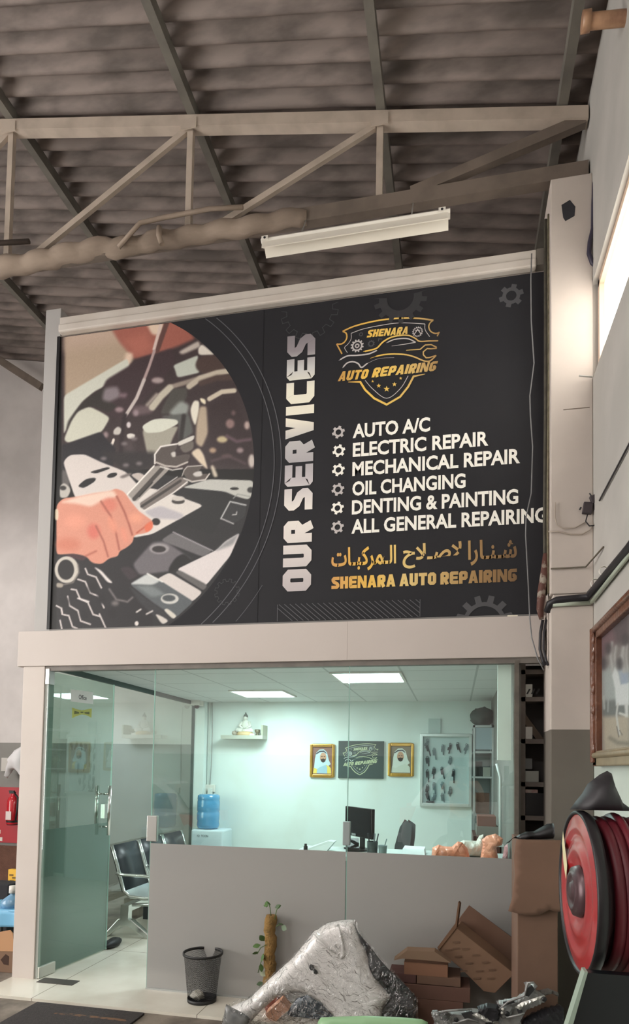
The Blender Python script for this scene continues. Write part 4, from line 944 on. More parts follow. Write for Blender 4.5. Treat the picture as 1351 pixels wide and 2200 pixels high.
jugm = bpy.data.materials.new('blue_water_plastic'); jugm.use_nodes = True; b = jugm.node_tree.nodes['Principled BSDF']; b.inputs['Base Color'].default_value = rgb(96,168,214); b.inputs['Roughness'].default_value = .15; b.inputs['Transmission Weight'].default_value = .25; b.inputs['Coat Weight'].default_value = .5
mb.build('water_bottle', jugm, label='blue water bottle upside down on the white dispenser', cat='bottle')
# key board with hanging keys
xa, zt_ = bp(903,1577); xb = .185; zb_ = bp(903,1730)[1]
t = thing('key_board', 'silver framed grey key board on the office back wall', 'key cabinet', ((xa+xb)/2, YB, zb_)); fr = .032
mb = MB()
for q in ((xa,xa+fr,zb_,zt_),(xb-fr,xb,zb_,zt_),(xa+fr,xb-fr,zb_,zb_+fr),(xa+fr,xb-fr,zt_-fr,zt_)): mb.box(q[0],q[1],YB-.07,YB,q[2],q[3])
mb.build('frame', mat('silver_frame', (206,212,210), .35, .4), t, bevel=.005)
mb = MB(); mb.box(xa+fr,xb-fr,YB-.022,YB-.004,zb_+fr,zt_-fr); mb.build('back_panel', mat('board_grey', (180,198,198), .7), t)
keym = mat('dark_key', (44,50,54), .45); keym2 = mat('grey_key', (104,120,124), .5)
KP = [(918,1592,1),(918,1602,0),(932,1611,1),(951,1604,1),(967,1601,0),(983,1599,0),(1002,1602,1),(918,1629,0),(967,1629,1),(918,1658,0),(932,1652,0),(949,1652,0),(974,1657,0),(918,1690,0),(932,1685,1),(950,1684,1),(967,1695,1),(933,1708,1),(950,1708,1),(918,1705,0)]
random.seed(8)
for i, (px, py, pale) in enumerate(KP):
    x, z = bp(px, py, YB-.03); L = random.uniform(.06,.11)*(0.8 if pale else 1); mb = MB(); tl = random.uniform(-.3,.3); y = YB-.032
    mb.lathe([(-.004,.010),(-.004,.014),(.004,.014),(.004,.010)], (x,y,z+.012), 'Y', 10, closed=True)
    R = eul(0, tl, 0)
    mb.obox(Vector((x,y,z-.022))+R@Vector((0,0,-.0)), (.026+.014*random.random(),.014,.05), R); mb.obox(Vector((x,y,z))+R@Vector((.004,0,-.03-L*.5)), (.012,.008,L), R); mb.obox(Vector((x,y,z))+R@Vector((-.012,-.004,-.045)), (.018,.012,.035), R)
    mb.build('key_bunch', keym2 if pale else keym, label='pale thin key hanging on the silver framed key board' if pale else 'dark bunch of keys hanging on the silver framed key board', cat='keys', group='pale keys on the key board' if pale else 'dark keys on the key board')
mb = MB(); x, z = bp(924,1721,YB-.04); mb.ball((x,YB-.045,zb_+fr+.012), (.05,.02,.014)); mb.build('key_fob', keym, label='black fob lying on the lower edge of the key board', cat='key')
mb = MB(); x, z = bp(920,1572,YB-.02); mb.box(x-.0, x+.14, YB-.02, YB-.001, zt_+.0, zt_+.18); mb.build('paper_notice', mat('notice_paper', (188,204,202), .8), label='pale paper notice on the wall above the key board', cat='notice')
# tall cabinet in the back corner with a dark bundle
xa, zc = bp(1013,1558,2.75)
t = thing('display_cabinet', 'tall aluminium cabinet in the back corner beside the key board', 'cabinet', (.29, 2.95, 0)); cx0, cx1 = .185, .398
mb = MB()
for x in (cx0, cx1-.02):
    for y in (2.72, 3.23): mb.box(x, x+.02, y, y+.02, 0, zc)
mb.box(cx0,cx1,2.72,3.25,zc-.025,zc); mb.build('frame', alu_m, t)
mb = MB(); mb.box(cx0+.02,cx1-.02,2.73,2.74,zc-.26,zc-.03); mb.build('upper_door', mat('cabinet_grey', (150,164,170), .5), t)
for z in (zc-.28, zc-.55, zc-.95): mb = MB(); mb.box(cx0+.005,cx1-.005,2.73,3.24,z-.02,z); mb.build('shelf', alu_m, t)
mb = MB(); mb.box(cx0+.01,cx1-.01,3.225,3.24,.05,zc-.03); mb.build('back', mat('cabinet_back', (112,118,118), .6), t)
mb = MB(); crumple(mb, (.29,2.95,zc+.10), (.13,.17,.11), 3, .25); mb.v = [Vector((min(v.x,.395),v.y,max(v.z,zc+.001))) for v in mb.v]; mb.build('dark_bundle', mat('dark_green_bundle', (52,66,62), .8), label='dark green bundle on top of the tall cabinet', cat='bundle')
for i, (x, z, w, h, c, l) in enumerate(((.25,zc-.55,.07,.16,(60,58,56),'dark folder stack on the upper cabinet shelf'),(.33,zc-.55,.08,.10,(150,150,140),'small grey box on the upper cabinet shelf'),(.29,zc-.95,.14,.22,(96,70,58),'brown box on the lower cabinet shelf'))):
    mb = MB(); mb.box(x-w/2,x+w/2,2.80,3.0,z+.001,z+h); mb.build('storage_box', mat('storage_box%d' % i, c, .7), label=l, cat='box')
# brown drawers along the divider, white upper boarding, wall clutter
xq = .395
mb = MB(); mb.box(.272,.358,.05,.10,1.672,2.404); mb.build('white_board', mat('white_board', (250,252,250), .5), label='narrow bright white board hanging behind the glass beside the metal post', cat='board')
t = thing('drawer_unit', 'red brown drawer unit against the side wall behind the orange bags', 'drawers', (.28, 1.85, 0))
mb = MB(); mb.box(.16,.395,1.55,2.15,0,1.02); mb.build('carcass', mat('red_brown_wood', (92,58,50), .5, c2=(70,44,40), scale=8, stretch=(1,1,8)), t)
for z in (.55,.78): mb = MB(); mb.box(.17,.385,1.53,1.55,z,z+.2); dq = mb.build('drawer', mat('red_brown_front', (104,66,56), .5), t); mb = MB(); mb.ball((.28,1.522,z+.1), .014); mb.build('knob', steel_m, dq)
mb = MB(); mb.box(.19,.38,1.62,2.0,1.021,1.10); mb.build('file_box', mat('file_grey', (120,118,110), .7), label='grey file box on the red brown drawers', cat='box')
mb = MB(); mb.box(.20,.36,1.65,1.95,1.101,1.19); mb.build('brown_carton', mat('file_brown', (116,72,60), .8), label='small red brown carton on top of the grey file box', cat='carton')
mb = MB(); mb.tube([(.36,1.1,1.0),(.36,1.1,1.55),(.33,1.1,1.66)], .012, 8); mb.box(.30,.385,1.05,1.15,.99,1.005); mb.build('desk_lamp', mat('lamp_white', (214,220,220), .3), label='slim white lamp stand at the right end of the desk', cat='lamp')
# reception counter
t = thing('reception_counter', 'grey white reception counter behind the frosted glass', 'counter', (-.75, .75, 0))
mb = MB(); mb.box(-1.22,.385,.40,.95,.915,.95); mb.build('top', mat('counter_top', (206,216,214), .35), t, bevel=.004)
mb = MB(); mb.box(-1.18,.38,.46,.50,0,.915); mb.build('front_panel', mat('counter_front', (150,150,148), .5), t)
for x in (-1.18,-.45,.34): mb = MB(); mb.box(x,x+.04,.50,.9,0,.915); mb.build('end_panel', mat('counter_side', (150,150,148), .5), t)
ZC = .95
# monitor, turned
p = onY(772,1770,.80); t = thing('monitor', 'black desktop monitor turned aside on the counter', 'monitor', (p.x, .80, ZC)); R = rotz(math.radians(-52)); c0 = Vector((p.x, .80, 0)); zm = (onY(772,1735,.8).z, onY(772,1798,.8).z)
mb = MB(); mb.obox(c0+Vector((0,0,(zm[0]+zm[1])/2)), (.43,.03,zm[0]-zm[1]), R); mb.build('bezel', black_gloss, t, bevel=.004)
mb = MB(); mb.obox(c0+Vector((0,0,(zm[0]+zm[1])/2+.008))+R@Vector((0,-.0165,0)), (.405,.002,zm[0]-zm[1]-.035), R); mb.build('screen', mat('dark_screen', (22,30,36), .25), t)
mb = MB(); mb.obox(c0+R@Vector((0,.03,0))+Vector((0,0,ZC+.07)), (.05,.02,.14), R); mb.obox(c0+Vector((0,0,ZC+.006)), (.22,.16,.012), R); mb.build('stand', dark_m, t)
mb = MB(); mb.obox(c0+Vector((0,0,zm[1]+.015))+R@Vector((-.06,-.018,0)), (.07,.002,.018), R); mb.build('badge', mat('silver_badge', (150,156,158), .4), t)
# small desk things
def small(name, lab, cat, mb, m, **k): return mb.build(name, m, label=lab, cat=cat, **k)
p = onY(672,1815,.62); mb = MB(); mb.prism([(p.x-.08,.5,ZC+.002),(p.x+.12,.5,ZC+.002),(p.x+.17,.62,ZC+.075),(p.x+.12,.62,ZC+.08),(p.x-.02,.60,ZC+.03)], (0,.12,0)); small('paper_stack', 'loose pale papers on the counter left of the monitor', 'papers', mb, mat('paper_pale', (204,212,208), .8))
p = onY(664,1812,.6); mb = MB(); mb.lathe([(ZC,.016),(ZC+.05,.016),(ZC+.055,.010),(ZC+.07,.010)], (p.x,.48,0), 'Z', 14); small('ink_bottle', 'tiny dark bottle on the counter far left of the monitor', 'bottle', mb, dark_m)
p = onY(765,1815,.58); mb = MB(); p.x -= .03; mb.obox((p.x,.58,ZC+.062), (.10,.13,.04), eul(.5,0,.2)); mb.tube([(p.x-.05,.55,ZC+.08),(p.x-.02,.53,ZC+.11),(p.x+.05,.56,ZC+.07)], .013, 8); small('desk_phone', 'black desk telephone before the monitor', 'telephone', mb, dark_m)
p = onY(800,1815,.60); t = thing('pen_holder', 'wire pen holder full of pens right of the telephone', 'pen holder', (p.x, .60, ZC))
mb = MB(); mb.lathe([(ZC,.04),(ZC+.095,.042),(ZC+.095,.038),(ZC+.004,.036),(ZC+.004,0)], (p.x,.60,0), 'Z', 16); mb.build('cup', mat('wire_cup', (70,80,82), .5), t)
for i in range(5): a = i*1.3; mb = MB(); mb.tube([(p.x+.015*math.cos(a),.60+.015*math.sin(a),ZC+.01),(p.x+.045*math.cos(a),.60+.03*math.sin(a),ZC+.155)], .005, 6); mb.build('pen', mat('pen%d' % i, ((40,44,60),(150,160,160),(60,70,80),(30,30,34),(120,130,140))[i], .4), t)
p = onY(822,1815,.58); mb = MB(); mb.lathe([(ZC,.03),(ZC+.07,.034),(ZC+.07,.03),(ZC+.005,.026),(ZC+.005,0)], (p.x,.58,0), 'Z', 16); mb.tube([(p.x,.58,ZC+.01),(p.x+.03,.58,ZC+.12)], .004, 6); small('glass_tumbler', 'clear grey tumbler beside the pen holder', 'glass', mb, mat('tumbler', (130,150,152), .2))
p = onY(888,1815,.62); mb = MB(); mb.prism([(p.x-.09,.55,ZC+.002),(p.x+.09,.55,ZC+.004),(p.x+.08,.62,ZC+.045),(p.x-.08,.62,ZC+.048)], (0,.2,0)); small('open_ledger', 'open white book of bills on the counter before the chair', 'book', mb, mat('ledger_paper', (222,232,234), .7))
p = onY(915,1824,.52); mb = MB(); mb.box(p.x-.03,p.x+.03,.48,.55,ZC,ZC+.012); small('stapler', 'dark stapler lying right of the open book', 'stapler', mb, mat('stapler_grey', (100,116,118), .5))
p = onY(840,1827,.5); mb = MB(); mb.box(p.x-.11,p.x+.08,.45,.58,ZC,ZC+.012); small('keyboard', 'flat grey keyboard on the counter near the glass', 'keyboard', mb, mat('keyboard_grey', (128,142,142), .6), bevel=.003)
# office chair
cx, cy = onY(862,1790,1.30).x, 1.35
t = thing('office_chair', 'black office chair behind the counter with its back leaning', 'chair', (cx, cy, 0)); R = eul(-.10, .16, -1.15)
V, F, D = outline([(-.15,0),(.15,0),(.18,.22),(.15,.40),(.09,.49),(-.09,.49),(-.15,.40),(-.18,.22)], .04)
mb = MB(); zb_ = .66
mb.add([Vector((cx,cy+.05,zb_))+R@Vector((v[0],.018-.03*(v[0]/.2)**2,v[1])) for v in V]+[Vector((cx,cy+.05,zb_))+R@Vector((v[0],-.018-.03*(v[0]/.2)**2,v[1])) for v in V], [tuple(f) for f in F]+[tuple(i+len(V) for i in f)[::-1] for f in F], True); 
mb.build('backrest', mat('mesh_black', (44,48,50), .8), t)
mb = MB(); mb.obox((cx,cy-.12,.50), (.48,.46,.08), rotz(-.9)); mb.build('seat', dark2_m, t, bevel=.03)
mb = MB(); mb.tube([(cx,cy-.12,.46),(cx,cy-.12,.12)], .03, 10); mb.tube([(cx,cy+.0,.48),(cx,cy+.10,.55),(cx,cy+.10,.72)], .02, 8); mb.build('column', dark_m, t)
for i in range(5):
    a = i*2*math.pi/5; e = (cx+.28*math.cos(a), cy-.12+.28*math.sin(a)); mb = MB(); mb.tube([(cx,cy-.12,.12),(e[0],e[1],.07)], [.028,.018], 8); lg = mb.build('leg', dark_m, t); mb = MB(); mb.ball((e[0],e[1],.032), .032); mb.build('caster', dark_m, lg)
# orange plastic bags
def bag(lab, c, r, seed, m, z, nm='plastic_bag'):
    mb = MB(); crumple(mb, c, r, seed, .45, 2.6, 22, 14); mb.v = [Vector((min(v.x,.38), v.y, max(v.z, z))) for v in mb.v]; return mb.build(nm, m, label=lab, cat='bag')
or_m = mat('orange_plastic', (255,166,134), .5, c2=(255,138,106), scale=8, coat=.2); wh_m = mat('white_plastic', (226,222,212), .5, c2=(200,196,186), scale=9, coat=.2)
def pbag(lab, pts, y, th, m, seed):
    q = [(x, max(z, ZC+.001)) for x, z in pxs(crop(pts, 700, 1700, 3.142), y)]; mb = MB(); pillow(mb, q, y, th, .013, .03, seed, 11, .05); mb.sm = [False]*len(mb.f); mb.v = [Vector((min(v.x,.382), v.y, max(v.z, ZC+.001))) for v in mb.v]; return mb.build('plastic_bag', m, label=lab, cat='bag')
pbag('flat crumpled orange plastic bag at the left of the bag heap', [(712,470),(718,380),(760,360),(800,372),(850,374),(890,338),(920,345),(955,385),(975,470)], .52, .14, or_m, 2)
pbag('whitish plastic bag between two orange bags on the counter', [(900,470),(890,350),(930,328),(1015,336),(1035,300),(1062,290),(1078,380),(1110,470)], .68, .13, wh_m, 5)
pbag('puffed orange plastic bag at the right end of the counter', [(1040,480),(1058,365),(1052,328),(1085,300),(1145,286),(1196,320),(1190,362),(1150,380),(1165,480)], .53, .13, or_m, 9)
pbag('small pink plastic bag against the metal post on the counter', [(1190,480),(1205,370),(1248,340),(1252,480)], .64, .06, mat('pink_plastic', (240,178,184), .5), 13)
# waiting bench along the glass side wall
t = thing('waiting_bench', 'black and chrome waiting bench along the glass side wall', 'bench', (-2.9, 2.1, 0))
ch = mat('bench_chrome', (214,218,214), .22, .9); padm = mat('black_pad', (30,36,40), .4); seatm = mat('perforated_seat', (188,196,194), .3, .8)
mb = MB(); mb.box(-3.03,-2.95,1.18,2.79,.24,.30); mb.build('beam', ch, t)
def seat_path(off=0): return [(-3.16,.84),(-3.11,.70),(-3.06,.54),(-3.02,.42),(-2.96,.375),(-2.82,.365),(-2.65,.385),(-2.59,.375)]
for i in range(3):
    y0 = 1.22+i*.53; y1 = y0+.485
    mb = MB(); pts = seat_path(); mb.add([(x,y,z) for x, z in pts[:4] for y in (y0,y1)]+[(x-.025,y,z-.01) for x, z in pts[:4] for y in (y0,y1)], [(2*k,2*k+1,2*k+3,2*k+2) for k in range(3)]+[(8+2*k,8+2*k+2,8+2*k+3,8+2*k+1) for k in range(3)]+[(0,8,9,1),(6,7,15,14)]+[(2*k,2*k+2,10+2*k,8+2*k) for k in range(3)]+[(2*k+1,9+2*k,11+2*k,2*k+3) for k in range(3)], True); mb.build('backrest', padm, t)
    mb = MB(); mb.add([(x,y,z) for x, z in pts[3:] for y in (y0,y1)]+[(x-.0,y,z-.02) for x, z in pts[3:] for y in (y0,y1)], [(2*k,2*k+1,2*k+3,2*k+2) for k in range(4)]+[(10+2*k,10+2*k+2,10+2*k+3,10+2*k+1) for k in range(4)]+[(8,9,19,18)], True); mb.build('seat', seatm, t)
    for y in (y0-.005, y1+.005): mb = MB(); mb.tube([(x,y,z) for x, z in pts]+[(-2.59,y,.355),(-2.72,y,.315),(-2.93,y,.30)], .016, 8); mb.build('side_frame', ch, t)
for y in (1.19, 1.726, 2.256, 2.785):
    mb = MB(); mb.tube([(-3.09,y,.585),(-3.0,y,.575),(-2.82,y,.575),(-2.70,y,.565),(-2.64,y,.53),(-2.62,y,.385)], .015, 8); mb.build('armrest', ch, t)
for y in (1.22, 2.62):
    mb = MB(); mb.box(-3.035,-2.955,y-.035,y+.035,.15,.26); mb.build('leg_column', ch, t)
    mb = MB(); mb.prism([(-3.19,y-.03,.0),(-3.16,y-.03,.0),(-3.04,y-.03,.10),(-2.95,y-.03,.10),(-2.77,y-.03,.0),(-2.73,y-.03,.0),(-2.735,y-.03,.03),(-2.93,y-.03,.17),(-3.06,y-.03,.17),(-3.19,y-.03,.03)], (0,.06,0)); mb.build('leg', ch, t, bevel=.008)
mb = MB(); p = onZ(240,2035,0); crumple(mb, (p.x,p.y+.02,.035), (.055,.12,.04), 2, .15, 2.0); mb.v = [Vector((v.x,v.y,max(v.z,.001))) for v in mb.v]; mb.build('black_shoe', dark_m, label='black shoe on the tiles at the door edge', cat='shoe')
mb = MB(); mb.box(-3.17,-3.0,1.9,2.5,.0,.2); mb.build('storage_crate', mat('dark_crate', (40,44,46), .7), label='dark crate pushed under the waiting bench', cat='crate')
# alcove shelves between the glass end and the pillar
t = thing('shelf_rack', 'dark crowded shelf rack between the glass front and the pillar', 'shelves', (.5, .4, 0))
dk = mat('dark_rack', (122,114,108), .8, c2=(88,82,78), scale=8)
mb = MB(); mb.box(.425,.80,.34,.36,0,2.34); mb.build('back_panel', mat('rack_back', (96,92,90), .9), t)
for x in (.425,.585):
    mb = MB(); mb.box(x,x+.03,.12,.16,0,2.33); mb.build('upright', dk, t)
Z_ = [onY(1130,y,.14).z for y in (1498,1588,1680,1752)]
for z in [2.28]+Z_+[.55]:
    mb = MB(); mb.box(.425,.62,.12,.335,z-.03,z); mb.build('shelf', dk, t)
mb = MB(); a = onY(1122,1538,.15); b = onY(1162,1592,.15); mb.bar(a, b, .03, .04); mb.build('brace', mat('wood_brace', (84,72,62), .8), t)
def rb(lab, x0, y0, x1, y1, c, z, y=.135, d=.15, c2=None, nm='storage_carton'):
    a = onY(x0, y0, y); b = onY(x1, y1, y); mb = MB(); mb.box(max(a.x,.457), max(b.x,.50), y, y+d, z+.001, z+.001+(a.z-b.z)); return mb.build(nm, mat(lab[:18]+'_m', c, .7, c2=c2, scale=20), label=lab, cat='box')
k = rb('white carton with dark strokes on the top rack shelf', 1100, 1467, 1139, 1494, (188,190,184), Z_[0])
a = onY(1100,1480,.178); mb = MB()
for i in range(3): mb.prism([(.46+i*.03,.1345,Z_[0]+.02),(.472+i*.03,.1345,Z_[0]+.02),(.490+i*.03,.1345,Z_[0]+.055),(.478+i*.03,.1345,Z_[0]+.055)], (0,-.001,0))
mb.build('stroke_print', dark_m, k)
rb('small white packet on the second rack shelf', 1100, 1536, 1111, 1562, (196,196,192), Z_[1], .128, .08); rb('grey carton below the wooden brace of the rack', 1100, 1595, 1138, 1618, (112,114,114), Z_[2]+.085, .14, .15)
rb('pale grey tray on the third rack shelf', 1102, 1617, 1157, 1641, (164,168,162), Z_[2]); rb('thin white and red packet on the lowest lit rack shelf', 1105, 1681, 1155, 1689, (170,158,152), Z_[3]+.15, .14, .1, (150,70,66))
mb = MB(); mb.box(.46,.58,.14,.32,Z_[3]+.001,Z_[3]+.15); mb.build('black_case', dark_m, label='black case under the thin packet on the rack', cat='case')
mb = MB(); crumple(mb, (.52,.23,.80), (.06,.07,.20), 6, .3); mb.build('black_sack', dark2_m, label='black sack on the low rack shelf behind the tall carton', cat='sack')
# ------------------------------------------------------------------ right wall and pillar fittings
xf = XW-.002
a0 = onX(1272,1347,XW-.03); pz0, pz1 = onX(1280,1646,XW-.05).z, onX(1272,1347,XW-.05).z
t = thing('framed_painting', 'faded horse painting in a brown carved frame on the side wall', 'painting', (XW-.02, -.9, pz0)); yA, yB_ = onX(1273,1500,XW-.05).y, -1.55; fw = .085
wood = mat('carved_brown_wood', (112,70,50), .35, c2=(72,42,32), scale=9, bump=.4, bscale=30, coat=.3)
mb = MB(); mb.box(XW-.05,xf,yA-fw,yA,pz0,pz1); mb.tube([(XW-.05,yA-.03,pz0+.02),(XW-.05,yA-.03,pz1-.02)], .022, 10)
for z in (pz0+.10, pz0+.32, pz0+.44, pz0+.62, pz1-.08): mb.ball((XW-.052,yA-.035,z), (.018,.03,.04), 10, 6)
mb.build('frame_side', wood, t, bevel=.01)
mb = MB(); mb.box(XW-.05,xf,yB_,yB_+fw,pz0,pz1); mb.build('frame_side', wood, t, bevel=.01)
mb = MB(); mb.box(XW-.05,xf,yB_,yA,pz1-fw,pz1); mb.tube([(XW-.05,yB_,pz1-.03),(XW-.05,yA,pz1-.03)], .02, 8); mb.build('frame_top', wood, t, bevel=.01)
mb = MB(); mb.box(XW-.05,xf,yB_,yA,pz0,pz0+fw); mb.tube([(XW-.05,yB_,pz0+.06),(XW-.05,yA-.04,pz0+.06)], .018, 8); mb.build('frame_bottom', mat('faded_gold_wood', (140,124,98), .5, c2=(104,92,74), scale=9), t, bevel=.01)
# canvas: a faded scene of pale horses, printed as colours per point
K['C'] = (1200, 1250, 4.887); keep = LAY[:]; LAY.clear()
poly('C', [(380,400),(800,100),(800,1900),(380,1900)], (112,106,104), 2)
poly('C', [(430,520),(740,300),(740,700),(600,640),(480,760),(440,900)], (84,74,76), 20); poly('C', [(430,540),(560,450),(600,620),(500,740),(440,800)], (104,84,88), 16)
poly('C', [(440,930),(560,880),(740,900),(740,1300),(460,1300)], (140,146,144), 25); poly('C', [(640,930),(740,960),(740,1150),(640,1120)], (132,142,158), 20)
for x, w in ((560,30),(600,24),(680,36),(720,20)): line('C', [(x,640+x % 70),(x-14,780),(x+6,940)], (150,148,146), w, 8)
for x, y in ((520,700),(640,860),(470,860),(700,600)): oval('C', x, y, 34, 60, (70,64,66), 14)
poly('C', [(440,1250),(740,1230),(740,1420),(470,1420)], (92,94,92), 14); poly('C', [(460,1420),(740,1400),(740,1820),(470,1820)], (150,140,124), 16)
poly('C', [(560,980),(590,900),(625,960),(650,1080),(740,1060),(740,1290),(600,1300),(590,1120)], (182,186,186), 6); poly('C', [(690,1280),(730,1280),(730,1420),(700,1420)], (176,178,176), 6)
line('C', [(620,1280),(606,1400),(622,1520),(640,1600)], (168,168,164), 20, 4); line('C', [(470,1200),(478,1330)], (150,154,150), 20, 6); line('C', [(520,1220),(516,1360)], (140,144,142), 14, 5)
line('C', [(610,1520),(626,1600),(632,1630)], (74,68,62), 8, 3); line('C', [(640,1560),(668,1610)], (84,78,72), 8, 3)
line('C', [(540,1640),(620,1690),(740,1700)], (110,104,92), 40, 10); line('C', [(640,1380),(700,1400)], (190,190,186), 20, 5)
def colour_sheet(name, M_name, V, nx, nz, parent, blurk=1.0):
    Pw = np.array(V); R = np.array([tuple(AX), tuple(AY), tuple(AZ)]); q = (Pw-np.array(tuple(CAM)))@R; px = np.stack([PX0+FPX*q[:, 0]/q[:, 2], PY0+FPX*q[:, 1]/q[:, 2]], 1); C = np.zeros((len(px), 3))
    for L in LAY:
        d = edge_dist(px, L[1]) if L[0] == 'p' else edge_dist(px, L[1], False)-L[3]; bl = L[3] if L[0] == 'p' else L[4]
        bl = bl/2.2; a = np.clip(.5-d/(2*bl), 0, 1); a = (a*a*(3-2*a))[:, None]; C = C*(1-a)+np.array(L[2])*a
    C = np.clip(C+np.random.default_rng(2).normal(0, 3, (len(C), 1)), 0, 255)/255; C = np.where(C <= .04045, C/12.92, ((C+.055)/1.055)**2.4)
    me = bpy.data.meshes.new(name); me.from_pydata((Pw-np.array(tuple(parent.location))).tolist(), [], [(j*nx+i, j*nx+i+1, (j+1)*nx+i+1, (j+1)*nx+i) for j in range(nz-1) for i in range(nx-1)])
    at = me.color_attributes.new('ink', 'FLOAT_COLOR', 'POINT'); at.data.foreach_set('color', np.c_[C, np.ones(len(C))].astype(np.float32).ravel())
    M = bpy.data.materials.new(M_name); M.use_nodes = True; nt = M.node_tree; b = nt.nodes['Principled BSDF']; b.inputs['Roughness'].default_value = .6; a = nt.nodes.new('ShaderNodeVertexColor'); a.layer_name = 'ink'; nt.links.new(a.outputs[0], b.inputs['Base Color'])
    me.materials.append(M); o = bpy.data.objects.new(name, me); COL.objects.link(o); o.parent = parent; return o
nx, nz = 120, 110
colour_sheet('canvas', 'faded_canvas', [(XW-.018, yA-fw+.004+(yB_-yA+2*fw-.008)*i/(nx-1), pz0+fw-.004+(pz1-pz0-2*fw+.008)*j/(nz-1)) for j in range(nz) for i in range(nx)], nx, nz, t)
LAY[:] = keep
# square hole in the pillar
mb = MB(); a = onY(1206,437,-.2012); b = onY(1236,470,-.2012); mb.prism([(a.x,-.2012,a.z-.01),(a.x+.05,-.2012,a.z+.015),(b.x,-.2012,b.z+.08),(b.x-.005,-.2012,b.z+.02),(b.x-.06,-.2012,b.z-.005),(a.x+.01,-.2012,b.z+.02)], (0,.001,0)); mb.build('hole', mat('dark_hole', (46,46,52), .9), pil)
mb = MB(); mb.box(.645,.80,-.201,-.199,3.86,3.866); mb.build('crack', mat('crack', (120,108,98), .9), pil)
# thick black cables along the wall and across the pillar
mb = MB(); a = onX(1351,1178,XW-.03); mb.tube([(XW-.03,-1.6,a.z+.01),(XW-.03,a.y,a.z),(XW-.03,-.25,2.68),(XW-.04,-.225,2.665),(.70,-.222,2.662),(.60,-.222,2.655),(.565,-.21,2.64),(.555,-.17,2.60)], .022, 10)
mb.build('thick_cable', cable_m, label='thick black cable running along the wall and round the pillar', cat='cable')
mb = MB(); mb.tube([(XW-.02,-1.6,2.64),(XW-.02,-.25,2.63)], .012, 8); mb.tube([(.80,-.215,2.635),(.58,-.215,2.63)], .014, 8); mb.build('pale_conduit', mat('pale_green_conduit', (176,186,170), .6), label='pale conduit beneath the thick black cable', cat='conduit')
for y, z in ((-.62,2.712),(-.40,2.70)):
    mb = MB(); mb.lathe([(-.008,.024),(-.008,.027),(.008,.027),(.008,.024)], (XW-.03,y,2.70 if y > -.5 else 2.705), 'Y', 14, closed=True); mb.build('cable_tie', white_m, label='white tie around the thick black cable', cat='cable tie', group='white cable ties')
# thin wire down the banner
W_ = [(1142,545),(1140,600),(1141,690),(1147,780),(1138,850),(1139,890),(1144,960),(1142,1030),(1141,1060),(1130,1110),(1129,1150),(1135,1260),(1138,1330),(1142,1370),(1155,1415),(1168,1440)]
mb = MB(); mb.tube([onY(a, b, -.125) for a, b in W_], .0042, 6); mb.build('hanging_wire', mat('pale_wire', (120,120,122), .5), label='thin grey wire hanging down the right side of the banner', cat='wire')
# rusty conduits in the slot between banner and pillar
for i, (dx, y, r, c, l) in enumerate(((.0,-.10,.012,(86,82,72),'grimy conduit between banner and pillar, left of the bundle'),(.012,-.14,.007,(130,122,100),'thin pale pipe in front of the grimy conduit by the pillar'))):
    x = .552+dx; mb = MB(); mb.tube([(x,y,2.72),(x-.004,y,3.2),(x+.003,y,4.1),(x,y,5.2)], r, 8); mb.build('conduit', mat('conduit%d' % i, c, .8, c2=(60,54,46), scale=20), label=l, cat='conduit')
mb = MB(); P = [onY(a, b, -.13) for a, b in ((1172,1190),(1168,1240),(1163,1275),(1160,1310),(1163,1330))]; mb.tube(P, [.016,.024,.026,.022,.014], 8); mb.build('taped_pipe', mat('rust_tape', (92,58,50), .7, c2=(150,140,128), scale=14, lo=.52, hi=.58, amt=1), label='rusty taped pipe at the lower right corner of the banner', cat='pipe')
mb = MB(); P = [onY(a, b, -.125) for a, b in ((1166,1332),(1161,1360),(1160,1395),(1166,1420),(1170,1430))]; mb.tube(P, .010, 8); mb.tube([p+Vector((.02,-.004,0)) for p in P], .008, 8); mb.build('black_hose', cable_m, label='black hoses looping down beside the fascia end', cat='hose')
# cable up the corner, connector bundle
mb = MB(); P = [onY(a, b, -.205) for a, b in ((1277,392),(1275,440),(1274,490),(1267,520),(1265,545),(1272,565),(1281,572))]; mb.tube(P, .014, 8); mb.build('corner_cable', mat('violet_black_cable', (52,48,66), .5), label='dark cable in the corner above the pillar with a loose loop', cat='cable')
t = thing('junction_box', 'small dark broken junction box with loose wires on the pillar corner', 'junction box', (.79,-.21,3.17))
a = onY(1262,1092,-.215); mb = MB(); mb.obox((a.x,-.215,a.z), (.055,.03,.07), eul(0,.15,0)); mb.obox((a.x+.035,-.222,a.z+.05), (.04,.03,.05), eul(0,-.3,0)); mb.obox((a.x+.05,-.22,a.z-.0), (.03,.03,.04)); mb.build('box', mat('dark_box', (62,54,58), .6), t, bevel=.004)
for i, P in enumerate(([(1248,1090),(1245,1095)],[(1262,1105),(1258,1120),(1266,1130),(1285,1128)],[(1272,1068),(1266,1060)],[(1284,1085),(1290,1075)])):
    mb = MB(); mb.tube([onY(a, b, -.225) for a, b in P]+[], .004 if i else .006, 6); mb.build('loose_wire', cable_m, t)
mb = MB(); P = [onY(a, b, -.212) for a, b in ((1193,1080),(1192,1110),(1196,1128),(1210,1135),(1235,1134),(1258,1122))]; mb.tube(P, .004, 6); P = [onY(a, b, -.212) for a, b in ((1178,1142),(1200,1142),(1225,1148),(1250,1148),(1268,1138),(1278,1122))]; mb.tube(P, .0045, 6); mb.build('painted_wire', mat('painted_over_wire', (178,166,154), .8), label='painted over wires curving across the white pillar', cat='wire')
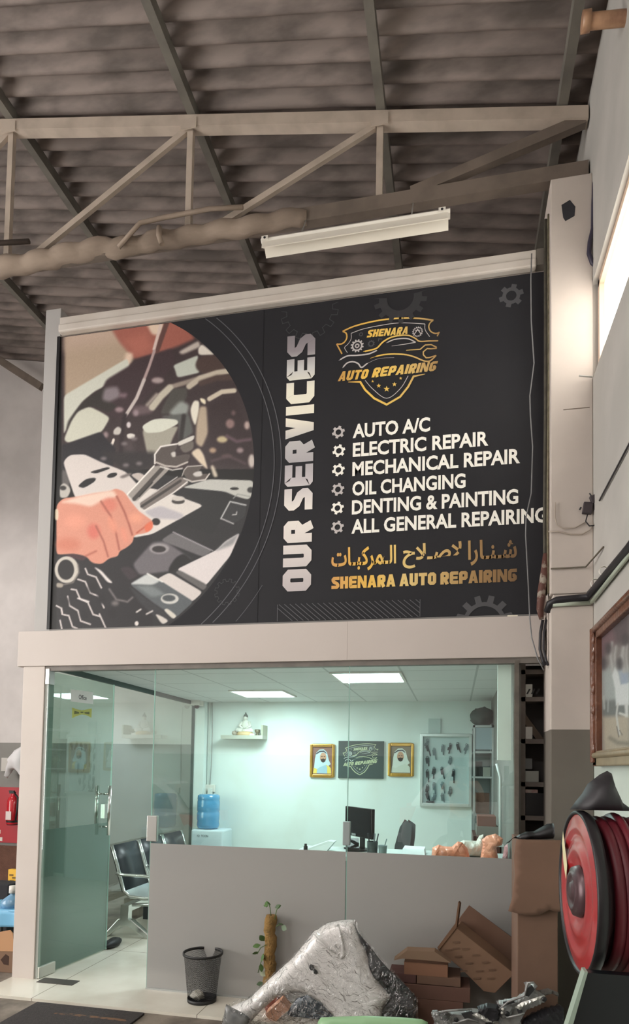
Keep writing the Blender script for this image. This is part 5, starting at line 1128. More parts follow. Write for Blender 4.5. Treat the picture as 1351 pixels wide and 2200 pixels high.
mb = MB(); a = onX(1288,1075,XW-.01); b = onX(1351,955,XW-.01); mb.tube([(XW-.01,-1.6,b.z+.02),(XW-.01,b.y,b.z),(XW-.01,a.y,a.z)], .006, 6); mb.build('wall_cable', cable_m, label='thin black cable rising along the side wall to the junction box', cat='cable')
mb = MB(); a = onY(1183,1222,-.212); b = onY(1258,1218,-.212); mb.tube([a, b, onX(1296,1175,XW-.006)], .005, 6); mb.build('dark_seam_wire', mat('seam_wire', (96,88,76), .8), label='dark wire drooping across the pillar above the thick cable', cat='wire')
p = onX(1283,768,XW-.02); mb = MB(); mb.tube([(XW-.01,-.23,p.z),(XW-.09,-.25,p.z+.004)], .005, 6); mb.build('window_catch', wire_m, label='small metal catch at the low corner of the high window', cat='catch')

# ------------------------------------------------------------------ fire hose reel
RC = Vector((.436,-1.84,1.17)); RT = math.radians(3.2)
t = thing('fire_hose_reel', 'large red fire hose reel on the side wall at the right edge', 'hose reel', RC, RT)
def rl(prof, n=64): 
    mb = MB(); mb.lathe(prof, (0,0,0), 'X', n); mb.v = [rotz(RT)@v+RC for v in mb.v]; return mb
rl([(.012,.0),(.010,.090),(.006,.105),(.004,.120),(-.006,.135),(-.009,.15),(-.006,.165),(.002,.180),(.002,.210),(-.005,.222),(-.006,.236),(.0,.250),(.0,.268),(.004,.279)]).build('front_disc', red_m, t)
rl([(.006,.276),(-.004,.279),(-.006,.286),(-.001,.291),(.020,.292),(.034,.284),(.030,.262)]).build('rim_guard', mat('black_rubber', (26,22,26), .45), t)
rl([(-.004,.0),(-.024,.0),(-.026,.030),(-.016,.036),(-.018,.052),(-.024,.058),(-.024,.068),(-.014,.074),(-.016,.086),(.006,.094)], 40).build('hub', mat('hub_maroon', (82,62,66), .35, .4), t)
mb = MB(); hp = []
for i in range(9*40+1):
    a = i*2*math.pi/40; hp.append((.060+i/(9*40)*.27, .255*math.cos(a), .255*math.sin(a)))
mb.tube(hp, .0185, 8); mb.v = [rotz(RT)@v+RC for v in mb.v]; mb.build('wound_hose', red_hose, t)
rl([(.03,.236),(.345,.236)], 48).build('drum', mat('drum_dark', (60,20,30), .5), t)
for x in (.115,.215): rl([(x,.23),(x,.284),(x+.012,.287),(x+.02,.284),(x+.02,.23)], 56).build('flange', mat('maroon_flange', (104,28,40), .4), t)
rl([(.335,.0),(.335,.29),(.36,.29),(.36,.0)], 56).build('rear_disc', red_m, t)
mb = MB(); mb.tube([RC+rotz(RT)@Vector((.35,0,0)), Vector((XW-.003, RC.y+.02, RC.z))], .05, 16); mb.build('wall_bracket', dark_m, t)
mb = MB(); mb.add([RC+rotz(RT)@Vector((-.0150,y,z)) for y, z in ((.215,.06),(.195,.165),(.20,.172),(.165,.10),(.140,.04),(.150,-.02),(.165,.0),(.185,.03))][:0] or [RC+rotz(RT)@Vector((-.0125,y,z)) for y, z in ((.195,.15),(.175,.20),(.135,.13),(.105,.075),(.125,.02),(.165,.07))], [(0,1,2,3,4,5)]); mb.build('paper_label', mat('torn_label', (206,198,158), .7), t, label='torn cream paper label')
# black sack lying on the reel
mb = MB(); pillow(mb, pxs([(1224,1748),(1236,1722),(1250,1705),(1262,1684),(1288,1664),(1304,1656),(1314,1662),(1322,1690),(1338,1725),(1352,1735),(1352,1748),(1300,1748),(1262,1748)], -1.84), -1.84, .2, .025, .015, 3, 8); mb.v = [Vector((min(v.x,XW-.02), v.y, max(v.z, 1.464))) for v in mb.v]; mb.build('black_bag', mat('dark_grey_plastic', (40,38,42), .55, c2=(58,54,60), scale=8), label='dark plastic bag slumped on top of the red hose reel', cat='bag')
# black panel with a pale edge under the reel
t = thing('leaning_panel', 'black panel with a pale green edge standing under the hose reel', 'panel', (.6,-1.95,-.02))
P = [onY(a, b, -2.10) for a, b in ((1262,2092),(1351,2092))]; q0 = onY(1262,2090,-2.10); q1 = onY(1212,2200,-2.10); dz = (q1-q0); lowx = q0.x+dz.x/dz.z*(-.02-q0.z)
lowx = max(lowx, .16)
mb = MB(); mb.prism([(q0.x,-2.10,q0.z),(XW-.02,-2.10,q0.z),(XW-.02,-2.10,-.019),(lowx,-2.10,-.019)], (0,.04,0)); mb.build('sheet', mat('black_sheet', (18,20,24), .35), t)
mb = MB(); mb.prism([(q0.x,-2.106,q0.z+.004),(lowx,-2.106,-.019),(lowx-.04,-2.106,-.019),(q0.x-.010,-2.106,q0.z+.004)], (0,.05,0)); mb.build('edge_strip', mat('pale_green_edge', (150,166,152), .4), t)

# ------------------------------------------------------------------ cartons
t = thing('tall_carton', 'tall brown cardboard carton with a torn hanging flap beside the pillar', 'carton', (.45,-.5,-.02))
YC = -.62; A_ = onY(1112,1806,YC); x1 = onY(1228,1806,YC).x
mb = MB(); mb.box(A_.x, min(x1,.55), YC, -.24, -.019, A_.z); mb.build('body', card_m, t, bevel=.004)
fl = pxs([(1110,1804),(1216,1806),(1222,1955),(1196,1960),(1180,1955),(1160,1966),(1130,1968),(1092,1958),(1100,1930),(1106,1880),(1104,1840)], YC-.03)
mb = MB(); sheet(mb, fl, YC-.012, .03, lambda x, z, d: -.018*math.sin((A_.z-z)*7)); mb.build('hanging_flap', mat('flap_cardboard', (122,94,78), .9, c2=(106,82,68), scale=4), t, solid=.006)
mb = MB(); yy = YC-.0145-.02; mb.tube([(A_.x+.005,YC-.022,A_.z-.105),(min(x1,.55),YC-.022,A_.z-.105)], .002, 4); mb.build('crease', mat('crease', (110,82,62), .9), t)
mb = MB(); P = pxs([(1086,1812),(1108,1797),(1128,1787),(1146,1786),(1175,1770),(1200,1768),(1225,1775),(1235,1800),(1140,1804),(1110,1806)], -.52); pillow(mb, P, -.52, .10, .02, .008, 9); mb.v = [Vector((min(v.x,.54), v.y, max(v.z, A_.z+.002) if v.x > A_.x-.02 else v.z)) for v in mb.v]; mb.build('black_wrap', dark_m, label='black plastic wrap lying on the tall carton', cat='wrap')
# tilted flat carton with printed marks
cprint = mat('carton_print', (108,84,66), .9)
t = thing('tilted_carton', 'opened carton with dark printed marks leaning at an angle on the glass', 'carton', (.2,-.2,.2))
YT2 = -.24
face = crop([(240,915),(350,790),(690,1060),(670,1075),(575,1170),(510,1160),(380,1030)], 850, 1700, 2.6966)
mb = MB(); P3 = [(x, YT2, z) for x, z in pxs(face, YT2)]; mb.prism(P3, (.03,.10,.02)); mb.build('front_face', card2_m, t, bevel=.003)
fl = crop([(345,770),(425,662),(690,860),(690,1065),(350,790)], 850, 1700, 2.6966); mb = MB(); mb.prism([(x, YT2+.105, z) for x, z in pxs(fl, YT2+.105)], (0,.015,0)); mb.build('raised_flap', card_m, t)
fl = crop([(240,905),(345,765),(362,640),(370,650),(352,790),(250,920)], 850, 1700, 2.6966); mb = MB(); mb.prism([(x, YT2-.006, z) for x, z in pxs(fl, YT2-.006)], (.01,.03,0)); mb.build('thin_flap', mat('dark_cardboard', (112,84,64), .9), t)
for (u, v) in ((350,875),(305,920),(350,912),(405,915),(362,958),(465,950),(425,997),(520,992),(395,1043),(485,1043),(560,1035),(470,1085),(550,1085)):
    P3 = [(x, YT2-.0035, z) for x, z in pxs(crop([(u-22,v-4),(u+20,v-7),(u+22,v+3),(u-20,v+6)], 850, 1700, 2.6966), YT2-.0035)]; mb = MB(); mb.prism(P3, (0,.001,0)); mb.build('printed_mark', cprint, t)
# stack of flat cartons on the floor, leaning on the frosted glass
YS = -.30
def flatbox(lab, u0, v0, u1, v1, m, d=.22, dy=0, zlow=None):
    a = onY(850+u0/2.6966, 1700+v0/2.6966, YS+dy); b = onY(850+u1/2.6966, 1700+v1/2.6966, YS+dy)
    mb = MB(); mb.box(a.x, b.x, YS+dy, YS+dy+d, b.z if zlow is None else zlow, a.z); return mb.build('flat_carton', m, label=lab, cat='carton', bevel=.003)
za = onY(870, 1700+1100/2.6966, YS).z
b1 = flatbox('lowest dark red brown carton of the stack behind the fender', 60, 1195, 390, 1400, card3_m, zlow=-.0005+.001)
z1 = onY(870, 1700+1195/2.6966, YS).z; z2 = onY(870, 1700+1110/2.6966, YS).z; z3 = onY(870, 1700+1062/2.6966, YS).z; z4 = onY(870, 1700+988/2.6966, YS).z; z5 = onY(870, 1700+935/2.6966, YS).z
flatbox('long red brown carton lying second from the stack bottom', 20, 1110, 432, 1195, card3_m, zlow=z1+.001)
flatbox('short tan carton in the middle of the stack', 122, 1066, 376, 1110, card_m, zlow=z2+.001)
flatbox('dark purple brown carton at the stack left beside the tan one', -40, 1050, 118, 1108, mat('purple_card', (92,64,60), .9), zlow=z2+.001, d=.18)
flatbox('orange brown carton under the open lid of the stack', 48, 988, 302, 1062, mat('orange_card', (132,95,74), .9), zlow=z3+.001)
P3 = pxs(crop([(-10,985),(65,928),(225,935),(320,1000),(180,985),(40,975)], 850, 1700, 2.6966), YS-.02); mb = MB(); mb.prism([(x, YS-.02, z+.006) for x, z in P3 if True], (0,.05,.01)); mb.build('spread_cardboard', mat('lid_card', (124,101,82), .9), label='open cardboard lid spread on top of the carton stack', cat='cardboard')
# ------------------------------------------------------------------ wrapped car fender
t = thing('car_fender', 'silver car fender wrapped in clear plastic leaning before the glass', 'car fender', (-.85,-.40,-.02)); YF = -.42
K3 = (480,1880,2.598)
met = crop([(10,835),(18,745),(100,712),(150,690),(240,600),(380,475),(490,335),(570,288),(640,274),(716,268),(752,345),(800,490),(850,600),(930,690),(890,740),(862,860),(640,860),(610,790),(545,728),(465,680),(385,665),(285,690),(205,760),(135,835)], *K3)
outl = pxs(met, YF)
def fender_y(x, z, d): return .05*math.sin((x+1.4)*2.6)+.10*z-.05*min(1, d/.06)**.5-.02
mb = MB(); V2 = [(x, max(z,-.02)) for x, z in outl]; sheet(mb, outl, YF, .022, fender_y); silver_p = mat('silver_paint', (236,233,231), .32, .08, c2=(222,219,217), scale=3, coat=.5)
fp = mb.build('panel', silver_p, t, solid=.006)
def ystripe(u, v): p = pxs(crop([(u, v)], *K3), YF)[0]; return Vector((p[0], YF+fender_y(p[0], p[1], .06)-.012, p[1]))
mb = MB(); mb.tube([ystripe(a, b) for a, b in ((635,280),(648,340),(662,400),(665,450),(650,470))], [.006,.008,.008,.012,.006], 8); mb.tube([ystripe(a, b) for a, b in ((495,335),(560,400),(625,440))], .006, 8); mb.build('crease_ridge', silver_p, fp)
for a, b, r in ((492,518,.016),(512,540,.013)): mb = MB(); p = ystripe(a, b); mb.ball(p+Vector((0,-.001,0)), (r,.006,r*1.3), 12, 8, eul(0,-.6,0)); mb.build('mount_hole', dark_m, fp)
for a, b, r in ((630,400,.020),(650,450,.018)): mb = MB(); p = ystripe(a, b); mb.lathe([(p.y-.004,r*.5),(p.y-.010,r*.8),(p.y-.002,r)], (p.x,0,p.z), 'Y', 14); mb.build('boss', silver_p, fp)
lin = pxs(crop([(716,270),(745,320),(860,470),(985,590),(1075,690),(1070,860),(862,860),(890,740),(930,690),(850,600),(800,490),(752,345)], *K3), YF+.03)
mb = MB(); sheet(mb, lin, YF+.02, .03, lambda x, z, d: .08*z+.015*math.sin(z*30)); mb.build('black_liner', mat('black_liner', (28,30,34), .35, c2=(52,54,58), scale=12), t, solid=.008)
wrapm = bpy.data.materials.new('clear_wrap'); wrapm.use_nodes = True; nt = wrapm.node_tree; nt.nodes.clear(); o_ = nt.nodes.new('ShaderNodeOutputMaterial'); mx = nt.nodes.new('ShaderNodeMixShader'); tr_ = nt.nodes.new('ShaderNodeBsdfTransparent'); gl = nt.nodes.new('ShaderNodeBsdfGlossy'); gl.inputs['Roughness'].default_value = .16
tc = nt.nodes.new('ShaderNodeTexCoord'); nz = nt.nodes.new('ShaderNodeTexNoise'); nz.inputs['Scale'].default_value = 15; nz.inputs['Detail'].default_value = 3; nz.inputs['Distortion'].default_value = 2.2; bu = nt.nodes.new('ShaderNodeBump'); bu.inputs['Strength'].default_value = 1.0; bu.inputs['Distance'].default_value = .06
nt.links.new(tc.outputs['Object'], nz.inputs['Vector']); nt.links.new(nz.outputs[0], bu.inputs['Height']); nt.links.new(bu.outputs[0], gl.inputs['Normal']); fr_ = nt.nodes.new('ShaderNodeFresnel'); fr_.inputs[0].default_value = 1.6; nt.links.new(bu.outputs[0], fr_.inputs['Normal'])
tr_.inputs[0].default_value = (.97,.97,.97,1); ad = nt.nodes.new('ShaderNodeMath'); ad.operation = 'ADD'; ad.inputs[1].default_value = .09; lw = nt.nodes.new('ShaderNodeLayerWeight'); nt.links.new(bu.outputs[0], lw.inputs['Normal']); pw = nt.nodes.new('ShaderNodeMath'); pw.operation = 'POWER'; pw.inputs[1].default_value = 3.0; nt.links.new(lw.outputs['Facing'], pw.inputs[0]); nt.links.new(pw.outputs[0], ad.inputs[0]); nt.links.new(ad.outputs[0], mx.inputs[0]); nt.links.new(tr_.outputs[0], mx.inputs[1]); nt.links.new(gl.outputs[0], mx.inputs[2]); nt.links.new(mx.outputs[0], o_.inputs[0])
wr = pxs(crop([(-5,850),(15,735),(60,700),(140,680),(230,590),(375,465),(485,325),(565,280),(640,265),(722,260),(760,325),(870,465),(1000,590),(1085,680),(1090,860)], *K3), YF-.06)
mb = MB(); sheet(mb, wr, YF-.085, .02, lambda x, z, d: fender_y(x, z, .06)+.05-.03*min(1, d/.05)+.012*noise.noise(Vector((x*9, z*9, 0)))+.012*abs(noise.noise(Vector((x*16, z*7, 4)))))
mb.build('plastic_wrap', wrapm, t)
mb = MB(); pillow(mb, pxs(crop([(-10,845),(15,720),(60,745),(110,770),(150,800),(130,850)], *K3), YF-.09), YF-.09, .06, .02, .015, 8, 10); mb.build('dark_corner', mat('dark_wrapped_tip', (96,98,98), .3, c2=(150,150,148), scale=12), t)
mb = MB(); p = onY(480+300/2.598, 1880+740/2.598, -.33); mb.obox((p.x,-.30,p.z-.02), (.14,.09,.075), eul(.1,-.75,.0)); mb.build('foam_block', mat('peach_foam', (214,160,130), .8), label='peach coloured foam block inside the fender arch', cat='foam')
mb = MB(); p = onY(480+265/2.598, 1880+720/2.598, -.28); mb.obox((p.x-.02,-.20,p.z-.01), (.10,.08,.11), eul(0,-.4,.2)); mb.build('red_carton', mat('terracotta_card', (150,84,66), .8), label='terracotta carton piece behind the peach foam block', cat='carton')
mb = MB(); pillow(mb, pxs(crop([(330,860),(350,770),(400,700),(460,680),(540,728),(610,800),(615,860)], *K3), -.24), -.20, .10, .02, .02, 7, 12); mb.build('wrapped_bundle', mat('blue_grey_film', (70,84,96), .25, c2=(150,162,172), scale=18, lo=.5, hi=.6, amt=.9), label='blue grey film bundle under the fender arch', cat='bundle')
# green panel, metal subframe
mb = MB(); P = pxs([(684,2196),(690,2186),(780,2183),(860,2186),(905,2190),(918,2196),(920,2230),(684,2230)], -.80); P = [(x, z) for x, z in P]; P[-1] = (P[-1][0],-.019); P[-2] = (P[-2][0],-.019)
P3 = P; sheet(mb, P3, -.80, .03, lambda x, z, d: -.02*min(1, d/.03)**.5); mb.build('green_panel', mat('pale_green_plastic', (146,186,142), .4), label='pale green plastic panel at the foot of the wrapped fender', cat='panel', solid=.012)
t = thing('metal_subframe', 'silver and black car subframe part lying before the cartons', 'car part', (.2,-.75,-.02)); YM = -.75
K4 = (850,1700,2.6966); sil = mat('cast_metal', (160,160,159), .4, .4, c2=(104,104,104), scale=14, lo=.45, hi=.55); blk = mat('black_cast', (30,30,34), .45)
def piece(nm, pts, m, y, th=.06, wr_=.008, seed=1, par=None): mb = MB(); pillow(mb, pxs(crop(pts, *K4), y), y, th, .012, wr_*.7, seed, 16, .012); mb.sm = [False]*len(mb.f); return mb.build(nm, m, par or t)
piece('bracket', [(210,1440),(225,1330),(205,1285),(212,1268),(240,1266),(258,1280),(300,1270),(380,1272),(440,1256),(480,1262),(500,1300),(570,1330),(590,1440)], sil, YM)
piece('bracket', [(580,1440),(600,1310),(600,1262),(580,1215),(640,1205),(700,1192),(745,1165),(750,1125),(740,1108),(758,1102),(778,1112),(800,1104),(822,1128),(810,1150),(860,1178),(870,1215),(820,1240),(760,1260),(740,1300),(700,1440)], sil, YM+.03, .08, .01, 3)
piece('arm', [(800,1160),(880,1140),(940,1165),(950,1195),(905,1172),(860,1185)], mat('grey_cast', (112,108,104), .5, .3), YM+.05, .05, .006, 5)
piece('black_mount', [(470,1245),(530,1226),(590,1235),(606,1265),(600,1320),(560,1335),(500,1300),(480,1270)], blk, YM-.02, .08, .01, 6)
piece('black_mount', [(690,1440),(740,1320),(790,1290),(860,1262),(950,1240),(975,1255),(975,1440)], blk, YM+.01, .10, .012, 7)
piece('plate', [(600,1262),(640,1245),(690,1250),(660,1310),(605,1320)], sil, YM-.03, .03, .004, 9)
piece('strap', [(690,1250),(730,1222),(860,1180),(868,1192),(740,1250),(720,1268)], mat('bright_strap', (200,200,194), .35, .5), YM-.045, .02, .003, 10)
piece('strap', [(440,1295),(470,1285),(580,1330),(570,1345),(520,1335)], mat('bright_strap2', (200,200,194), .35, .5), YM-.05, .02, .003, 12)
dk_c = mat('recess_shade', (40,40,42), .7)  # flat dark plates carry the shade of the hollows in their colour
for P in ([(250,1290),(300,1282),(330,1300),(300,1330),(255,1325)], [(380,1290),(440,1275),(450,1300),(400,1318)], [(620,1225),(680,1210),(690,1225),(640,1240)], [(750,1150),(790,1125),(805,1150),(770,1190),(752,1185)], [(700,1262),(735,1275),(715,1300)], [(520,1345),(560,1350),(550,1380),(520,1380)]):
    mb = MB(); mb.prism([(x, YM-.032-.012, z) for x, z in pxs(crop(P, *K4), YM-.044)], (0,.012,0)); mb.build('painted_recess', dk_c, t)
for P in ([(225,1285),(300,1272),(440,1262)], [(600,1265),(650,1220),(745,1185),(765,1110),(800,1108)], [(640,1310),(700,1300),(745,1285)], [(330,1345),(420,1320),(480,1335)]):
    mb = MB(); mb.tube([Vector((x, YM-.045, z)) for x, z in pxs(crop(P, *K4), YM-.045)], .006, 6); mb.build('rib', sil, t)
for u, v, r in ((350,1325,.012),(645,1290,.014),(620,1262,.008),(860,1205,.013),(615,1285,.007)):
    p = onY(850+u/2.6966, 1700+v/2.6966, YM-.05); mb = MB(); mb.ball((p.x,YM-.048,p.z), (r,.008,r)); mb.build('bolt_hole', dark_m if r > .01 else white_m, t)
p0 = onY(960,2200,YM); mb = MB(); mb.box(onY(935,2195,YM).x, onY(1195,2195,YM).x, YM-.03, YM+.09, -.019, onY(1000,2215,YM).z); mb.build('cross_member', blk, t, bevel=.01)
mb = MB(); pillow(mb, pxs(crop([(205,1440),(222,1330),(203,1285),(210,1266),(250,1268),(300,1262),(330,1290),(310,1440)], *K4), YM-.06), YM-.07, .03, .02, .02, 14, 20); mb.build('plastic_wrap', wrapm, t)

# ------------------------------------------------------------------ bin, plant, mat
p = onZ(431,2152,0); bx, by = p.x, p.y+.02
t = thing('mesh_bin', 'black wire mesh waste bin on the tiled strip before the glass', 'waste bin', (bx, by, 0))
M = bpy.data.materials.new('wire_mesh'); M.use_nodes = True; nt = M.node_tree; nt.nodes.clear(); o_ = nt.nodes.new('ShaderNodeOutputMaterial'); mx = nt.nodes.new('ShaderNodeMixShader'); tr_ = nt.nodes.new('ShaderNodeBsdfTransparent'); df = nt.nodes.new('ShaderNodeBsdfDiffuse'); df.inputs[0].default_value = rgb(22,22,25); uv = nt.nodes.new('ShaderNodeTexCoord'); ma = nt.nodes.new('ShaderNodeVectorMath')
br = nt.nodes.new('ShaderNodeTexChecker'); br.inputs['Scale'].default_value = 180; nt.links.new(uv.outputs['Object'], br.inputs['Vector']); mr = nt.nodes.new('ShaderNodeMapRange'); mr.inputs[3].default_value = .32; mr.inputs[4].default_value = .90; nt.links.new(br.outputs['Fac'], mr.inputs[0]); nt.links.new(mr.outputs[0], mx.inputs[0]); nt.links.new(df.outputs[0], mx.inputs[1]); nt.links.new(tr_.outputs[0], mx.inputs[2]); nt.links.new(mx.outputs[0], o_.inputs[0])
hb = .325; mb = MB(); mb.lathe([(.012,.096),(.15,.110),(hb-.01,.128)], (bx,by,0), 'Z', 40); mb.build('mesh_wall', M, t)
mb = MB(); mb.lathe([(hb-.012,.127),(hb-.012,.137),(hb+.004,.137),(hb+.004,.127)], (bx,by,0), 'Z', 40, closed=True); mb.build('rim', dark_m, t)
mb = MB(); mb.lathe([(0.001,.0),(0.001,.098),(.024,.099),(.024,.094),(.006,.092),(.006,0)], (bx,by,0), 'Z', 40); mb.build('base', dark_m, t)
mb = MB(); crumple(mb, (bx-.02,by-.03,.045), (.045,.04,.03), 5, .5, 4); mb.build('crumpled_tissue', mat('tissue', (226,224,214), .9), label='crumpled white tissue inside the mesh bin', cat='tissue')
px_ = onY(582,2000,-.05).x
t = thing('moss_pole_plant', 'climbing plant with few leaves on a brown moss pole before the glass', 'plant', (px_,-.06,0)); zt_ = onY(582,1966,-.06).z
mb = MB(); P = []; R_ = []
for i in range(24): z = i/23*zt_; P.append((px_+.006*math.sin(i*.9),-.065,z)); R_.append(.040*(1+.10*math.sin(i*2.7)+.06*math.cos(i*5.1)))
mb.tube(P, R_, 16); mb.build('moss_pole', mat('coir', (150,116,66), .95, c2=(92,80,44), scale=22, bump=.9, bscale=70), t)
leafm = mat('leaf_green', (84,116,62), .5, c2=(56,84,44), scale=12); leafd = mat('leaf_dark', (74,96,66), .5)
def leaf(px, py, L, ang, m, y=-.10, roll=.3):
    L *= .8; c = onY(px, py, y); R = eul(roll+.5*math.sin(px), 0, .8*math.cos(py)); mb = MB(); pts = [(0,0,0),(.28,0,.30),(.34,.01,.55),(.20,.02,.82),(0,.035,1.0),(-.20,.02,.82),(-.34,.01,.55),(-.28,0,.30)]; mid = [(0,-.03,.35),(0,-.03,.65)]
    Q = eul(0, ang, 0)@R; mb.add([c+Q@(Vector(p)*L) for p in pts+mid], [(0,1,8),(1,2,9,8),(2,3,9),(3,4,9),(4,5,9),(5,6,9),(6,7,8,9),(7,0,8)], True); mb.build('leaf', m, t)
for a in ((572,1950,.060,.3,leafm),(582,1945,.055,-1.0,leafm),(566,1945,.05,1.8,leafm),(590,1950,.06,1.2,leafd),(604,1990,.075,1.9,leafd),(598,1985,.06,.9,leafd),(560,2030,.07,-2.2,leafm),(568,2022,.075,-.7,leafm),(556,2045,.06,-1.7,leafm),(566,2048,.07,2.9,leafm),(560,2070,.07,3.3,leafm),(570,2098,.065,-.8,mat('leaf_pale', (176,186,160), .5)),(566,2112,.06,-2.0,leafd)): leaf(*a)
mb = MB()
for P in ([(582,1968),(580,1950),(576,1938)],[(590,1975),(594,1955),(602,1944)],[(572,2030),(560,2036),(552,2050)],[(566,2050),(558,2075),(554,2090)],[(594,1990),(602,1986)]): mb.tube([onY(a, b, -.105) for a, b in P], .003, 5)
mb.build('stems', leafm, t)
mb = MB(); P = [onZ(a, b, -.005) for a, b in ((82,2151),(312,2174),(250,2290),(-60,2250))]; x0, x1, y1 = P[0].x, P[1].x, (P[0].y+P[1].y)/2-.01
mb.prism([(x0,y1,-.0195),(x1,y1,-.0195),(x1,y1-.62,-.0195),(x0,y1-.62,-.0195)], (0,0,.014)); dm = mb.build('door_mat', mat('rubber_mat', (58,54,54), .95, c2=(78,72,70), scale=60, bump=.8, bscale=150), label='worn black door mat on the concrete before the open door', cat='door mat')
mb = MB()
mb.prism([(x0+.26,y1-.13,-.0053),(x1-.06,y1-.13,-.0053),(x1-.04,y1-.16,-.0053),(x0+.2,y1-.16,-.0053)], (0,0,.0006)); mb.build('worn_print', mat('worn_print', (112,84,62), .9, c2=(60,54,52), scale=22, lo=.45, hi=.55, amt=1), dm)

# ------------------------------------------------------------------ left of the shop front
t = thing('extinguisher_board', 'red backboard on the far wall behind the fire extinguisher', 'board', (-5.87,3.25,.5))
a = onY(-30,1690,3.25); b = onY(44,1812,3.25); mb = MB(); mb.box(a.x,b.x,3.255,3.279,b.z,a.z); mb.build('board', mat('red_board', (176,24,40), .45), t)
for u, v in ((-2,1787),(2,1803)): p = onY(u, v, 3.25); mb = MB(); mb.box(p.x-.02,p.x+.02,3.250,3.256,p.z-.025,p.z+.025); mb.build('notice', white_m, t)
a = onY(29,1705,3.15); b = onY(29,1772,3.15); zz0, zz1 = b.z, a.z; ex = a.x; rr = .075
t = thing('fire_extinguisher', 'red fire extinguisher with white label hanging on the red board', 'fire extinguisher', (ex,3.15,zz0))
mb = MB(); mb.lathe([(zz0,.0),(zz0,rr*.9),(zz0+.02,rr),(zz1-.10,rr),(zz1-.05,rr*.75),(zz1-.03,.03),(zz1,.028),(zz1,0)], (ex,3.15,0), 'Z', 24); mb.build('cylinder', mat('extinguisher_red', (196,30,44), .25, coat=.5), t)
mb = MB(); mb.box(ex-.05,ex+.02,3.13,3.17,zz1,zz1+.025); vv = mb.build('valve', dark_m, t); mb = MB(); mb.box(ex-.06,ex+.01,3.135,3.165,zz1+.025,zz1+.04); mb.build('lever', dark_m, vv); mb = MB(); mb.box(ex-.03,ex+.03,3.15,3.2545,zz1-.16,zz1-.12); mb.build('bracket', dark_m, t); mb = MB(); mb.tube([(ex+.02,3.15,zz1),(ex+.09,3.12,zz1-.05),(ex+.10,3.10,zz1-.2),(ex+.09,3.09,zz1-.36)], .012, 8); mb.build('hose', dark_m, t)
mb = MB(); mb.box(ex-.045,ex+.035,3.071,3.0735,zz0+.07,zz0+.18); mb.build('label', mat('extinguisher_label', (230,214,210), .6), t); mb = MB(); mb.lathe([(zz0-.001,rr*.92),(zz0+.055,rr+.004),(zz0+.06,rr+.004)], (ex,3.15,0), 'Z', 24); mb.build('foot_ring', dark_m, t)
mb = MB(); pillow(mb, pxs([(4,1668),(14,1630),(26,1612),(40,1604),(52,1606),(56,1690),(40,1668),(28,1652),(20,1655),(12,1672)], 3.1), 3.14, .16, .04, .03, 4, 7); mb.build('white_bag', mat('white_film', (226,224,226), .45), label='white plastic bag hanging above the red board', cat='bag')
mb = MB(); a = onY(3,1628,3.26); mb.box(a.x,a.x+.14,3.262,3.279,a.z-.18,a.z); mb.build('switch_plate', mat('switch_grey', (196,192,186), .5), label='small pale switch plate behind the hanging white bag', cat='switch')
mb = MB(); a = onY(-40,1815,3.2); b = onY(46,1900,3.2); mb.box(a.x,b.x,3.2,3.25,-.019,a.z); mb.build('brown_board', mat('brown_fibre', (112,78,64), .9, c2=(86,58,48), scale=12, bump=.4), label='brown fibre board standing under the red board', cat='board')
YL = 1.15
def lb(px, py, y=YL): return onY(px, py, y)
a = lb(18,1868); b = lb(38,1926); mb = MB(); mb.box(a.x,b.x,YL,YL+.05,b.z-.12,a.z); k = mb.build('yellow_box', mat('yellow_board', (232,178,36), .5), label='yellow box with dark lettering behind the blue cover', cat='box')
mb = MB()
for i, (u, v) in enumerate(((24,1880),(30,1886),(25,1893),(31,1899),(26,1906),(31,1912))): p = lb(u, v, YL-.002); mb.box(p.x-.02,p.x+.022,YL-.0025,YL-.0005,p.z-.008,p.z+.008)
mb.build('print', mat('box_print', (120,90,20), .6), k)
a = lb(-30,1898,.9); b = lb(16,1958,.9); mb = MB(); mb.box(a.x,b.x,.9,1.1,-.019,a.z); mb.build('black_crate', dark2_m, label='black crate beside the yellow box', cat='crate', bevel=.01)
# low table with a blue cover, bottle on top; carton under it
YQ = .42; zq = lb(20,1955,YQ).z
t = thing('low_stand', 'low stand under a glossy pale blue cover at the left edge', 'stand', (-3.75,YQ+.15,-.02))
mb = MB(); xa = lb(-60,1955,YQ).x; xb = lb(42,1955,YQ).x; sheet_z = zq
mb.box(xa,xb,YQ,YQ+.35,zq-.02,zq); mb.build('top', mat('blue_cover', (112,180,220), .25, c2=(150,206,236), scale=5), t, bevel=.008)
P = [(xa,lb(0,1992,YQ-.01).z),(xb,lb(0,1990,YQ-.01).z),(xb,zq),(xa,zq)]; mb = MB(); sheet(mb, P, YQ-.004, .03, lambda x, z, d: -.012*math.sin(x*18)-.02*(zq-z)*3); mb.build('hanging_cover', mat('blue_cover_front', (128,192,230), .25), t, solid=.004)
for x in (xa+.02, xb-.05):
    for y in (YQ+.03, YQ+.30): mb = MB(); mb.box(x,x+.03,y,y+.03,-.019,zq-.02); mb.build('leg', dark_m, t)
c = lb(27,1950,YQ+.12); rb_ = .06; t = thing('water_jug', 'clear water bottle with white cap lying low on the blue cover', 'bottle', (c.x,YQ+.12,zq)); mb = MB(); mb.lathe([(zq+.001,0),(zq+.001,.09),(zq+.05,.095),(zq+.085,.05),(zq+.105,.022),(zq+.13,.022)], (c.x,YQ+.12,0), 'Z', 22); mb.build('body', mat('clear_blue_plastic', (120,160,190), .15), t)
mb = MB(); mb.lathe([(zq+.115,.0),(zq+.115,.034),(zq+.175,.032),(zq+.18,0)], (c.x,YQ+.12,0), 'Z', 18); mb.build('cap', white_m, t)
